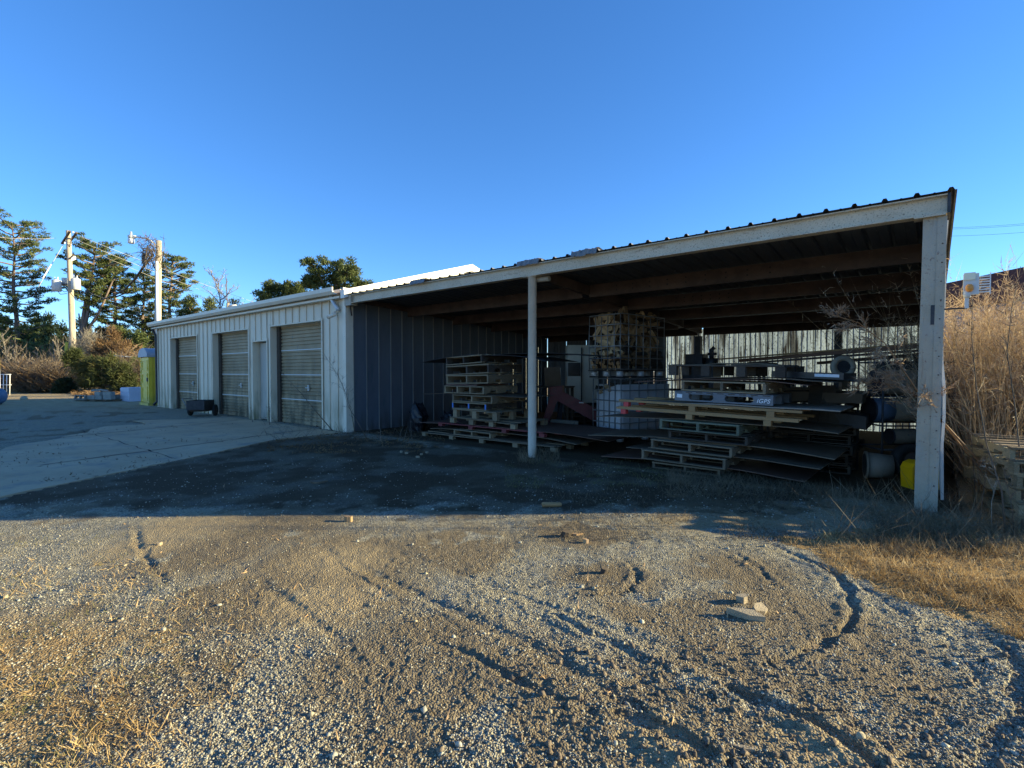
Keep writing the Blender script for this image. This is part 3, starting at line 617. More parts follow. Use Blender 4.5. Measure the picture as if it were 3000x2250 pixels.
# purlins
for k, y in enumerate((9.43, 11.22, 13.03, 14.8, 16.42)):
    z1 = rz(y)-.01; z0 = z1-.26
    for xa, xb in ((CX0+.06, -5.84), (-5.66, CX1-.06)):
        mb = MB().prism([(y, z0), (y+.10, z0), (y+.10, z0+.02), (y+.02, z0+.02), (y+.02, z1-.02), (y+.10, z1-.02), (y+.10, z1), (y, z1)], xa, xb, axis='x')
        ob = mb.build('purlin', rust_steel, cp, world=True)
        if k < 3 and xb > -1:      # bolt holes along the web
            hb = MB(); x = xb-2.2-1.2*k
            while x > xa+.5+.6*k:
                for zz in (z0+.09, z0+.18): hb.tube([(x, y-.004, zz), (x, y-.001, zz)], .016, 6)
                x -= .36 if k == 0 else .19
            o2 = hb.build('bolt_hole', dark_void, ob, world=False); o2.location = -cp.location; o2['kind'] = 'stuff'
# girders running to the back
for x in (-5.75, CX1-.06, CX0+.06):
    hw = .045; mb = MB()
    za, zb = rz(7.6)-.012, rz(16.45)-.012
    dep = .2 if x == -5.75 else .12
    vs = [(x+s*hw, y, z) for y, z in ((7.60, za), (16.45, zb)) for s in (-1, 1)]+[(x+s*hw, y, z-dep) for y, z in ((7.60, za), (16.45, zb)) for s in (-1, 1)]
    mb.add(vs, [(0, 1, 3, 2), (4, 6, 7, 5), (0, 4, 5, 1), (2, 3, 7, 6), (0, 2, 6, 4), (1, 5, 7, 3)]); mb.build('girder', rust_steel, cp, world=True)
MB().tube([(-5.75, 7.62, 3.30), (-5.60, 7.62, 3.30), (-5.42, 7.62, 3.30)], .05, 8).build('pipe_stub', column_paint, cp, world=True)
# roof sheets with major ribs every 0.295 m
x = CX1+.06; k = 0
while x > CX0+.1:
    w_ = .885; x0 = max(x-w_, CX0-.035); prof = [(x, .0)]
    u = x
    while u-.295 > x0-.01:
        prof += [(u-.018, .0), (u-.036, .034), (u-.066, .034), (u-.084, 0), (u-.18, .0), (u-.186, .005), (u-.20, .005), (u-.206, 0)]; u -= .295
    prof += [(x0-.01, 0)]
    jit = (rnd.random()-.5)*.03; zj = (rnd.random()-.5)*.006
    def fn(v, jit=jit, zj=zj):
        return Vector((v.x, v.y, v.z+rz(v.y)+.014+zj))
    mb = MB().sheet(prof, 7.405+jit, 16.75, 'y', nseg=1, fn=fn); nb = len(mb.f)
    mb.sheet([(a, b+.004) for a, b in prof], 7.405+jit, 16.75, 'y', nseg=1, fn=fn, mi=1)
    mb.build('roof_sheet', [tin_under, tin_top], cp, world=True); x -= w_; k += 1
# crumpled flashing and plastic on the roof edge
for (xa, xb, hgt) in ((-9.1, -8.6, .02), (-6.0, -5.5, .02), (-4.8, -4.3, .03)):
    mb = MB(); n_ = 16; vs = []
    for i_ in range(n_+1):
        xx = xa+(xb-xa)*i_/n_
        for y, zz in ((7.37, 0), (7.41, .05), (7.48, .06), (7.62, .04)):
            vs.append((xx, y+(rnd.random()-.5)*.03, rz(7.5)+.02+zz+rnd.random()*hgt-(0.05 if y == 7.37 else 0)))
    mb.add(vs, [(i_*4+j_, i_*4+j_+1, i_*4+j_+5, i_*4+j_+4) for i_ in range(n_) for j_ in range(3)])
    mb.build('loose_flashing', tin_top, cp, world=True)
# round pipe pole
MB().lathe([(.085, -.05), (.079, .0), (.0775, 3.34), (.10, 3.345), (.10, 3.358)], 20, Matrix.Translation((-5.74, 7.53, 0))).build('pipe_pole', pipe_paint, cp, world=True)
MB().box((-5.9, 7.44, 3.345), (-5.58, 7.6, 3.357)).build('cap_plate', beam_paint, cp, world=True)
# right end column: wide flange, leaning very slightly outwards at the top
mt = Matrix.Translation((-.045, 7.5, 0)) @ Matrix.Rotation(R(.55), 4, 'Y')
col = MB().box((-.095, -.02, -.1), (.095, -.006, 3.35), mat=mt).box((-.095, .17, -.1), (.095, .184, 3.35), mat=mt).box((-.088, -.006, -.1), (-.078, .17, 3.35), mat=mt)
col.box((.078, -.006, -.1), (.088, .17, 3.35), mat=mt)
col.build('end_column', column_paint, cp, world=True)
MB().box((-.012, -.03, -.05), (.07, -.0205, 3.34), mat=Matrix.Translation((-.0, 7.5, 0)) @ Matrix.Rotation(R(.55), 4, 'Y')).build('column_strip', column_paint, cp, world=True)
MB().box((-.19, 7.42, 3.338), (.09, 7.60, 3.352)).build('cap_plate', beam_paint, cp, world=True)
rv = MB()
for zz in [.3+.21*q for q in range(14)]: rv.tube([(.035+zz*.0096+.012*(rnd.random()-.5), 7.472, zz), (.035+zz*.0096, 7.464, zz)], .007, 6)
o2 = rv.build('rivets', rust_steel, cp, world=True); o2['kind'] = 'stuff'
# side sheet on the sunny side: corrugated, only its front edge shows
prof = []
y = 7.52; u = 0
while y < 16.4:
    prof += [(y, 0), (y+.10, 0), (y+.12, .03), (y+.16, .03), (y+.18, 0)]; y += .22
for q in range(4):
    a, b = int(len(prof)*q/4), min(len(prof), int(len(prof)*(q+1)/4)+1)
    pr_ = prof[a:b]; mb = MB(); nseg = 10
    def wob(z): return .050+.015*math.sin(z*2.1)+.012*math.sin(z*5.3+1)
    vs = []
    for i_ in range(nseg+1):
        z = .12+(rz(12)-.1)*i_/nseg
        for yy, o_ in pr_: vs.append((wob(z)+o_+.03, yy+.02*math.sin(z*3), min(z, rz(yy)+.01)))
    kk = len(pr_); mb.add(vs, [(i_*kk+j_, i_*kk+j_+1, (i_+1)*kk+j_+1, (i_+1)*kk+j_) for i_ in range(nseg) for j_ in range(kk-1)])
    mb.build('side_sheet', side_sheet, cp, world=True)
# back wall
def corr(x0, x1, y, z0, z1, mat, name):
    prof = [(x0+.006, y)]; x = x0
    while x+.14 < x1: prof += [(x+.02, y), (x+.035, y-.022), (x+.065, y-.022), (x+.08, y), (x+.14, y)]; x += .14
    prof += [(x1-.006, y)]
    mb = MB().sheet(prof, z0, z1, 'z'); return mb.build(name, mat, cp, world=True)
x = CX0-.115
while x < -.1:
    if x > -6.96:
        a, b = x-.03, min(x+.62, CX1-.02)
        corr(a, b+.02, 16.62+.006*(int(x*10) % 2), .0, rz(16.6)-.05, fibre, 'wall_panel'); x += .62
    else:
        b = x+.9 if x+.9 < -7.2 else -6.95
        corr(x, b-.004, 16.62, 0, rz(16.6)-.05, tin_wall, 'wall_panel'); x = b
for x in (-5.82, -9.6, -2.0, CX1-.1):
    MB().box((x-.09, 16.38, 0), (x+.09, 16.56, rz(16.4)-.3)).build('back_post', dark_steel, cp, world=True)
MB().box((CX0+.1, 16.50, .95), (CX1-.1, 16.575, 1.03)).build('wall_girt', rust_steel, cp, world=True)
# lamp on an arm at the column
lp = thing('outdoor_lamp', 'pale flood lamp on a thin arm beside the right hand carport column', 'lamp', (.05, 7.52, 2.25))
MB().box((-.075, -.045, -.12), (-.0, -.03, .10)).build('mounting_plate', dark_steel, lp)
MB().tube([(-.04, -.04, .03), (.05, .0, .05), (.235, .07, .055)], .010, 6).build('arm', dark_steel, lp)
MB().box((.215, .05, .05), (.25, .09, .19)).tube([(.235, .06, .17), (.235, .06, .24)], .032, 8).build('bracket', can_mat, lp)
MB().box((.20, .05, .20), (.33, .10, .43)).build('housing', can_mat, lp)
hb = MB()
for q in range(7): hb.box((.27, .105, .22+.028*q), (.42, .125, .232+.028*q))
hb.box((.262, .102, .20), (.27, .128, .43)).box((.42, .102, .20), (.428, .128, .43)).build('heat_sink', galv, lp)
MB().box((.205, .035, .36), (.30, .049, .44)).build('lens', M('lamp_lens', [(.7, .68, .5), (.8, .78, .6)], 3, .3, bump=0), lp)
MB().lathe([(.02, 0), (.034, .02), (.034, .06), (.02, .08)], 10, Matrix.Translation((.252, .03, .23))).build('sensor', M('amber_plastic', [(.6, .25, .05), (.7, .3, .06)], 3, .4, bump=0), lp)

# ================================================================== PALLETS AND SHEETS
def wavy_board(L=1.0, segs=5, amp=.05, seed=0):
    r = random.Random(seed); mb = MB(); vs = []
    for i in range(segs+1):
        x = -.5+i/segs; dy = (r.random()-.5)*amp; dz = (r.random()-.5)*amp*1.6; w_ = .5*(1-.06*r.random())
        if i in (0, segs): x += (r.random()-.5)*.012
        vs += [(x, -w_+dy, -.5+dz), (x, w_+dy, -.5+dz), (x, w_+dy, .5+dz), (x, -w_+dy, .5+dz)]
    fs = [(i*4+j, i*4+(j+1) % 4, (i+1)*4+(j+1) % 4, (i+1)*4+j) for i in range(segs) for j in range(4)]+[(3, 2, 1, 0), (segs*4, segs*4+1, segs*4+2, segs*4+3)]
    return mb.add(vs, fs)
_bc = {}
def board_mesh(mat, v):
    k = ('b', mat.name, v)
    if k not in _bc: _bc[k] = wavy_board(seed=v, amp=[.04, .12, .2, .3][v]).mesh('board', mat)
    return _bc[k]
def block_mesh(mat):
    k = ('k', mat.name)
    if k not in _bc: _bc[k] = MB().box((-.5, -.5, -.5), (.5, .5, .5)).mesh('block', mat)
    return _bc[k]
def stringer_mesh(mat):     # unit length along Y with two fork notches
    k = ('s', mat.name)
    if k not in _bc:
        p = [(-.5, -.5), (-.34, -.5), (-.325, -.1), (-.14, -.1), (-.125, -.5), (.125, -.5), (.14, -.1), (.325, -.1), (.34, -.5), (.5, -.5), (.5, .5), (-.5, .5)]
        mb = MB()
        for a, b in ((0, 1), (1, 4), (4, 5), (5, 8), (8, 9)): pass
        xs = [-.5, -.335, -.13, .13, .335, .5]
        for q in range(5):
            z0 = -.5 if q % 2 == 0 else -.08
            mb.box((-.5, xs[q], z0), (.5, xs[q+1], .5))
        _bc[k] = mb.mesh('stringer', mat)
    return _bc[k]
def pallet(label, x0, x1, y0, dep, z0, h, kind='stringer', mat=None, top=None, rot=(0, 0, 0), nb=6, ns=3, bs=3, group=None, endmat=None, warp=1, missing=()):
    mat = mat or old_wood; top = top or mat; em = endmat or mat
    xc = (x0+x1)/2; w_ = x1-x0
    t = thing('pallet', label, 'pallet', (xc, y0, z0), rot, group)
    bt = .018
    for i in range(nb):
        if i in missing: continue
        y = .06+(dep-.12)*i/(nb-1); wd = .13 if i in (0, nb-1) else .10+.03*rnd.random()
        m_ = board_mesh(top, 1 if warp == 1 else min(3, rnd.choice([1, 2, 3])))
        link('deck_board', m_, t, (0, y, h-bt/2), (0, (rnd.random()-.5)*.012*warp, (rnd.random()-.5)*.012), (w_*(1-.01*rnd.random()), wd, bt*(1+.3*rnd.random())))
    hs = h-2*bt if kind != 'open' else h-bt
    for i in range(ns):
        x = -w_/2+.022+(w_-.044)*i/(ns-1)
        if kind == 'stringer':
            link('stringer', stringer_mesh(em), t, (x, dep/2, bt+hs/2), (0, 0, (rnd.random()-.5)*.006), (.04, dep-.004, hs-.002))
        elif kind == 'block' or kind == 'open':
            for j in range(3):
                wb = min(.13, w_*.11); xx = -w_/2+wb/2+.004+(w_-wb-.008)*i/(ns-1)
                zb = (0 if kind == 'open' else bt)
                link('block', block_mesh(em), t, (xx, .055+(dep-.11)*j/2, zb+(hs-.002)/2+.001), (0, 0, (rnd.random()-.5)*.15), (wb, .10, hs-.002))
    if kind != 'open':
        for i in range(bs):
            y = .06+(dep-.12)*i/(bs-1)
            link('bottom_board', board_mesh(top, 1), t, (0, y, bt/2), (0, 0, 0), (w_, .12, bt))
    return t
def sheet(name, label, x0, x1, y0, dep, z0, th=.012, mat=None, rot=0, sag=.05, lift=0.0, group=None, seed=0, catg='board'):
    r = random.Random(seed); w_ = x1-x0; nx, ny = 12, 4; vs = []; ph = r.random()*6
    for s_ in (0, 1):
        for i in range(nx+1):
            for j in range(ny+1):
                x = -w_/2+w_*i/nx; y = dep*j/ny; q = (2*i/nx-1)
                z = -sag*abs(q)**2.2*(1+.4*math.sin(ph))+.006*math.sin(i*1.3+ph)+lift*(y/dep)+(-th if s_ == 0 else 0)
                vs.append((x+(r.random()-.5)*.006*(j in (0, ny)), y, z))
    o = (nx+1)*(ny+1); fs = []
    for i in range(nx):
        for j in range(ny):
            a = i*(ny+1)+j; fs += [(a, a+1, a+ny+2, a+ny+1), (o+a, o+a+ny+1, o+a+ny+2, o+a+1)]
    for i in range(nx):
        a = i*(ny+1); fs.append((a, a+ny+1, o+a+ny+1, o+a)); a += ny; fs.append((a, o+a, o+a+ny+1, a+ny+1))
    for j in range(ny):
        fs.append((j, o+j, o+j+1, j+1)); a = nx*(ny+1)+j; fs.append((a, a+1, o+a+1, o+a))
    return solo(MB().add(vs, fs), name, mat or ply, label, catg, ((x0+x1)/2, y0, z0+th), (0, 0, rot), group)
gA = 'pallets in the stack behind the round pole'
gB = 'pallets in the stack right of the log cages'
YA = 8.25
pallet('very long low grey skid at the bottom, behind the foot of the round pole', -9.75, -5.7, YA, 1.25, 0.0, .105, 'open', dark_wood, nb=7, ns=5, top=old_wood, endmat=end_wood, rot=(0, 0, R(-.5)), group=gA)
sheet('plywood_sheet', 'brown plywood sheet just above the bottom skid, left of the round pole', -8.9, -6.2, YA+.05, 1.2, .108, .012, ply, sag=.0, seed=2)
pallet('small grey pallet sandwiched under the red edged skid near the ground', -8.62, -7.45, YA+.02, 1.1, .122, .125, 'stringer', old_wood, endmat=end_wood, rot=(0, R(.2), 0), group=gA)
sheet('plywood_sheet', 'wide brown board resting on the small lowest pallet beside the pole', -9.55, -5.3, YA+.12, 1.2, .262, .012, ply, sag=.06, seed=3)
pallet('long skid with a red painted front edge and red blocks', -9.15, -6.0, YA+.02, 1.2, .28, .09, 'open', red_paint, nb=2, ns=4, group=gA, rot=(0, R(.4), 0))
sheet('hardboard_sheet', 'large reddish brown hardboard lying on the red edged skid', -9.9, -4.6, YA+.08, 1.6, .376, .01, ply_red, sag=.05, seed=4)
pallet('wide block pallet sitting on the reddish hardboard', -8.72, -6.75, YA+.0, 1.2, .39, .125, 'open', old_wood, nb=7, ns=4, rot=(0, R(.8), R(.5)), group=gA, endmat=end_wood, warp=2)
pallet('pallet with three pale square block ends, under the blue tipped pallet', -8.60, -7.22, YA-.03, 1.2, .525, .20, 'block', dark_wood, nb=7, top=old_wood, rot=(0, R(.6), R(-.6)), group=gA, endmat=end_wood)
p_ = pallet('pallet with bright blue painted stringer ends', -8.62, -7.55, YA-.02, 1.1, .735, .155, 'stringer', old_wood, top=end_wood, rot=(0, R(.2), R(.4)), group=gA, endmat=dark_wood)
for x in (-.513, .0, .513): link('paint_mark', block_mesh(blue_paint), p_, (x, .000, .078), (0, 0, 0), (.042, .006, .11), )
pallet('pallet with a broken pale splinter at its middle stringer', -8.62, -7.36, YA-.02, 1.15, .905, .155, 'stringer', old_wood, top=end_wood, rot=(0, R(.3), R(-.8)), group=gA, endmat=end_wood, warp=2)
sheet('hardboard_sheet', 'thin dark board poking out to the left halfway up the left stack', -9.7, -6.6, YA+.06, 1.2, 1.068, .008, ply, sag=.03, seed=5, rot=R(2))
pallet('pallet with extra pale stringers in its middle, halfway up the left stack', -8.86, -7.60, YA-.04, 1.2, 1.095, .17, 'stringer', old_wood, top=end_wood, rot=(0, R(-.1), R(.6)), group=gA, endmat=end_wood, ns=4)
sheet('hardboard_sheet', 'small brown board on top of the twin stringer pallet', -8.8, -7.8, YA-.05, 1.1, 1.275, .03, ply_red, sag=.0, seed=6)
pallet('neat grey pallet third from the top of the left stack', -8.80, -7.46, YA-.04, 1.2, 1.325, .19, 'stringer', dark_wood, top=end_wood, rot=(0, R(-1.0), R(-.5)), group=gA, endmat=end_wood)
pallet('tilted pallet second from the top of the left stack, with an arched stringer', -8.82, -7.48, YA-.02, 1.2, 1.54, .20, 'stringer', dark_wood, top=end_wood, rot=(0, R(-2.4), R(1)), group=gA, warp=2)
pallet('tilted pallet on top of the left stack under the thin black sheet', -8.86, -7.68, YA-.0, 1.2, 1.77, .18, 'stringer', dark_wood, top=end_wood, rot=(0, R(-2.8), R(-1)), group=gA, warp=2)
sheet('black_sheet', 'thin black sheet drooping over the top pallet of the left stack', -9.7, -6.0, YA+.0, 1.3, 1.965, .006, black_sheet, sag=.11, seed=8, rot=R(1))
sheet('black_sheet', 'thin black sheet reaching right behind the round pole at the top of the stack', -8.3, -5.2, YA+.3, 1.5, 1.985, .006, black_sheet, sag=.07, seed=9, rot=R(-2))
YB = 7.92
rB = R(-1.0)
pallet('thin grey pallet lying in the grass at the bottom of the right stack', -3.56, -2.46, YB+.03, 1.1, .0, .10, 'stringer', old_wood, rot=(0, 0, rB), group=gB, nb=5)
sheet('plywood_sheet', 'rusty brown board near the ground reaching right under the right stack', -4.6, -1.35, YB+.15, 1.3, .112, .012, ply_red, sag=.05, seed=11, rot=rB)
pallet('grey pallet second from the ground in the right stack', -3.72, -2.36, YB-.05, 1.1, .135, .155, 'stringer', old_wood, rot=(0, R(.8), rB), group=gB, nb=5, warp=2)
sheet('plywood_sheet', 'brown hardboard jutting right above the second lowest pallet', -4.1, -1.15, YB+.1, 1.2, .305, .012, ply, sag=.035, seed=12, rot=R(-2))
pallet('worn grey pallet third from the ground in the right stack', -3.56, -2.27, YB-.04, 1.1, .325, .15, 'stringer', old_wood, rot=(0, R(.9), rB), group=gB, nb=5, warp=2)
sheet('plywood_sheet', 'wide tan board poking left towards the white tank, above the third pallet', -4.9, -1.0, YB+.18, 1.25, .49, .012, ply, sag=.06, seed=13, rot=R(-1))
pallet('low dark pallet set back under the green pallet', -3.30, -2.08, YB+.06, 1.1, .505, .13, 'stringer', dark_wood, rot=(0, R(.5), rB), group=gB)
pallet('green stained pallet in the middle of the right stack', -3.42, -2.18, YB-.02, 1.15, .655, .155, 'stringer', green_wood, rot=(0, R(1.0), rB), group=gB)
sheet('hardboard_sheet', 'dark hardboard lying over the green stained pallet', -4.7, -.95, YB+.1, 1.25, .825, .01, ply, sag=.045, seed=14, rot=R(-1.5))
for q, (z, xa, xb, lab) in enumerate(((.845, -4.2, -1.42, 'lower long fresh pine skid with a red tipped left end'), (.975, -4.15, -1.38, 'upper long fresh pine skid carrying the grey particle board'))):
    t = thing('long_skid', lab, 'skid', ((xa+xb)/2, YB-.04, z), (0, R(1.3), rB), 'long pine skids in the right stack')
    w_ = xb-xa
    for y in (.05, .62, 1.12): link('deck_board', board_mesh(orange_wood, 0), t, (0, y, .098), (0, 0, 0), (w_, .10, .036))
    for x in (-w_/2+.13, -.12, w_/2-.38):
        for y in (.05, .62, 1.12): link('block', block_mesh(orange_wood if x > -1 else bright_red), t, (x, y, .039), (0, 0, 0), (.10 if x > -1 else .09, .098, .078))
    if q == 1: link('bottom_board', board_mesh(orange_wood, 0), t, (0, .05, -.009), (0, 0, 0), (w_, .09, .016))
sheet('particle_board', 'large grey particle board lying flat on the pine skids', -4.22, -.92, YB-.02, 1.25, 1.088, .018, particle, sag=.03, seed=15, rot=R(-1))
# plastic pallet with its lettering
t = thing('plastic_pallet', 'blue grey moulded plastic pallet with white lettering and a white label', 'pallet', (-2.45, YB-.02, 1.125), (0, R(1.2), rB), gB)
mb = MB().box((-.72, 0, .125), (.72, 1.1, .15)).box((-.72, 0, 0), (.72, .03, .022))
for xa, xb in ((-.72, -.50), (-.11, .05), (.46, .72)): mb.box((xa, 0, .022), (xb, .14, .125)).box((xa, .48, .0), (xb, .62, .125)).box((xa, .96, .0), (xb, 1.1, .125))
mb.build('body', plastic_grey, t)
for xa, xb in ((-.50, -.11), (.05, .46)):
    fr = MB(); fr.box((xa, .002, .108), (xb, .02, .125)); 
    for c, s_ in ((xa, 1), (xb, -1)): fr.prism([(c, .125), (c+s_*.045, .125), (c+s_*.012, .10), (c, .06)], .002, .02, axis='y').prism([(c, .022), (c+s_*.045, .022), (c+s_*.012, .04), (c, .07)], .002, .02, axis='y')
    fr.build('opening_rim', plastic_grey, t)
link('paper_label', block_mesh(white_paint), t, (-.64, -.003, .075), (0, R(4), 0), (.085, .004, .055))
sl2 = MB()
for q in range(9): sl2.box((-.70+.16*q, -.002, .130), (-.70+.16*q+.1, .001, .143))
sl2.build('top_slot', gloss_black, t)['kind'] = 'stuff'
fc = bpy.data.curves.new('lettering', 'FONT'); fc.body = 'iGPS'; fc.size = .085; fc.extrude = .0015; fc.shear = .25; fc.align_x = 'CENTER'; fc.align_y = 'CENTER'; fc.materials.append(white_paint); fc.space_character = 1.1; fc.offset = .0012
fo0 = bpy.data.objects.new('lettering', fc); C.objects.link(fo0); bpy.context.view_layer.update()
fo = bpy.data.objects.new('lettering', bpy.data.meshes.new_from_object(fo0.evaluated_get(bpy.context.evaluated_depsgraph_get()))); bpy.data.objects.remove(fo0); C.objects.link(fo); fo.parent = t; fo.location = (.59, -.003, .058); fo.rotation_euler = (math.pi/2, 0, 0)
pallet('grey pallet resting on the blue grey plastic one', -3.07, -1.83, YB+.0, 1.1, 1.285, .16, 'stringer', dark_wood, top=end_wood, rot=(0, R(1.2), rB), group=gB, endmat=old_wood)
sheet('hardboard_sheet', 'warped dark hardboard above the grey pallet near the top of the right stack', -3.9, -1.3, YB+.02, 1.2, 1.475, .01, ply_red, sag=.05, seed=16, rot=R(-1.5))
sheet('hardboard_sheet', 'second warped hardboard just under the top pallet of the right stack', -3.3, -1.0, YB+.04, 1.2, 1.50, .01, ply, sag=.05, seed=17, rot=R(-2.5))
pallet('dark slatted pallet on top of the right stack', -3.30, -1.58, YB+.0, 1.15, 1.525, .17, 'open', dark_wood, top=dark_wood, rot=(0, R(.9), R(-2)), group=gB, nb=8, ns=4, warp=2)
sheet('plank_bundle', 'thin weathered boards lying on the topmost dark pallet', -3.1, -1.7, YB+.1, .5, 1.705, .02, old_wood, sag=.02, seed=18, rot=R(-3), catg='planks')
t = thing('black_plastic_tray', 'black plastic tray with a pale tag near the top of the right stack', 'tray', (-1.35, 8.25, 1.50), (0, R(2), R(-5)))
MB().box((-.5, 0, 0), (.42, .8, .02)).box((-.5, 0, .02), (-.47, .8, .09)).box((.39, 0, .02), (.42, .8, .09)).box((-.47, 0, .02), (.39, .03, .09)).build('body', gloss_black, t)
link('paper_tag', block_mesh(white_paint), t, (.22, -.004, .05), (0, 0, 0), (.30, .004, .04))
# the darker stack behind, to the right
gC = 'pallets in the low dark stack behind the right stack'
for q, (xa, xb, z, h, lab) in enumerate(((-2.1, -.95, .0, .14, 'dark pallet at ground level behind the right stack'), (-2.15, -.98, .15, .14, 'dark pallet second from the ground behind the right stack'), (-2.0, -.92, .30, .15, 'dark pallet third from the ground behind the right stack'),
        (-2.1, -.95, .46, .14, 'dark pallet in the middle of the rear stack'), (-2.0, -.88, .61, .14, 'dark pallet beneath the long flat boards of the rear stack'), (-2.0, -1.0, .98, .13, 'dark pallet above the long boards of the rear stack'), (-1.98, -1.08, 1.30, .15, 'tan pallet near the top behind the right stack'))):
    pallet(lab, xa, xb, 9.35, 1.15, z, h, 'stringer', dark_wood if q < 6 else old_wood, rot=(0, 0, R(3*math.sin(q*2.1))), group=gC)
sheet('hardboard_sheet', 'dark blue black board in the rear stack reaching right to the drums', -2.3, -.75, 9.2, 1.2, .755, .2, black_sheet, sag=.02, seed=21)
sheet('hardboard_sheet', 'large flat board carried by the rear stack at waist height', -2.4, -.8, 9.2, 1.3, 1.125, .15, ply, sag=.02, seed=22)
for q in range(3):
    mb = MB().box((-.09, -.012, 0), (.09, .012, .62)); solo(mb, 'short_plank', dark_wood, ['short board leaning in the gap left of the blue drum', 'short grey board leaning behind another one left of the blue drum', 'narrow board leaning left of the blue drum'][q], 'plank', (-1.45+.14*q, 9.12+.03*q, .77), (R(-9), R(5-5*q), R(8*q)), 'short boards leaning left of the drums')

# ================================================================== LOG CAGES
def cage(t, W, D, z0, z1, nx, ny, rails, rad=.0135, droop=0.0):
    for i in range(nx):
        x = -W+W*i/(nx-1)
        for y in (0, D):
            link('cage_bar', MB().tube([(x, y, z0), (x+(rnd.random()-.5)*.02, y+(rnd.random()-.5)*.02, (z0+z1)/2), (x+(rnd.random()-.5)*.012, y, z1-(rnd.random() < .3)*.05)], rad*.85, 6).mesh('cage_bar', cage_steel), t)
    for j in range(1, ny-1):
        y = D*j/(ny-1)
        for x in (-W, 0):
            link('cage_bar', MB().tube([(x, y, z0), (x+(rnd.random()-.5)*.02, y, (z0+z1)/2), (x, y, z1-(rnd.random() < .3)*.05)], rad*.85, 6).mesh('cage_bar', cage_steel), t)
    for z in rails:
        e = .012; c = .05; pts = []
        for cx, cy, a0 in ((-c, c, -90), (-c, D-c, 0), (-W+c, D-c, 90), (-W+c, c, 180)):
            for k in range(4):
                a = R(a0+30*k); pts.append((cx+(c+e)*math.cos(a), cy+(c+e)*math.sin(a), z+(rnd.random()-.5)*.01))
        pts.append(pts[0]); link('cage_rail', MB().tube(pts, rad, 6, caps=False).mesh('cage_rail', cage_steel), t)
def corner_feet(t, W, D, z, h, mat):
    for x in (-W+.08, -W/2, -.08):
        for y in (.07, D/2, D-.07): link('foot', MB().lathe([(.075, 0), (.085, .01), (.085, h-.01), (.075, h)], 10, Matrix.Translation((x, y, z))).mesh('foot', mat), t)
IB = G(1818, 1296); W_, D_ = .92, 1.72
t = thing('caged_tank', 'cut open white plastic tank in a wire cage with firewood lying in its top', 'tank', (IB.x, IB.y, 0), (0, 0, R(-18)))
corner_feet(t, W_, D_, .0, .12, galv)
MB().box((-W_, 0, .12), (0, D_, .145)).build('base_pan', dark_steel, t)
cage(t, W_, D_, .15, 1.44, 6, 7, (.17, .42, .68, .93, 1.17, 1.43))
def tank_shell(W, D, z0, z1f, z1b, cut):
    mb = MB(); c = .12; ring = []
    for cx, cy, a0 in ((-c-.02, c+.02, -90), (-c-.02, D-c-.02, 0), (-W+c+.02, D-c-.02, 90), (-W+c+.02, c+.02, 180)):
        for k in range(5):
            a = R(a0+22.5*k); ring.append((cx+c*math.cos(a), cy+c*math.sin(a)))
    n_ = len(ring); lv = []
    for f in (0, .08, .35, .65, 1):
        for i, (x, y) in enumerate(ring):
            top = cut(x, y); lv.append((x*(1 if f else .97), y, z0+(top-z0)*f+(0.0)))
    fs = [(l*n_+i, l*n_+(i+1) % n_, (l+1)*n_+(i+1) % n_, (l+1)*n_+i) for l in range(4) for i in range(n_)]+[tuple(range(n_-1, -1, -1))]
    return mb.add(lv, fs, 0, True)
tk = tank_shell(W_, D_, .22, 1, 1, lambda x, y: 1.10 if (y < .1 and x < -.2) else (1.30 if y < .3 or x > -.15 else 1.25)).build('tank', tank_plastic, t)
tk.modifiers.new('s', 'SOLIDIFY').thickness = .006
MB().tube([(-.5, .16, .24), (-.5, .0, .24), (-.5, -.04, .24)], [.09, .09, .075], 12).tube([(-.5, -.02, .24), (-.42, -.05, .2), (-.36, -.03, .16)], .03, 8).build('valve', tank_plastic, t)
UB = Vector((IB.x-.02, IB.y+.02, 1.455))
t2 = thing('wire_cage', 'wire mesh cage heaped with split logs standing on the caged tank', 'cage', tuple(UB), (0, 0, R(-10)))
for y in (.05, D_/2, D_-.05): link('base_rail', MB().tube([(-W_-.03, y, .015), (.03, y, .015)], .016, 6).mesh('base_rail', dark_steel), t2)
corner_feet(t2, W_, D_, .03, .12, galv)
MB().box((-W_-.02, -.02, .15), (.02, D_+.02, .17)).build('base_pan', dark_steel, t2)
cage(t2, W_, D_, .18, 1.46, 6, 7, (.20, .45, .72, .98, 1.22, 1.45))
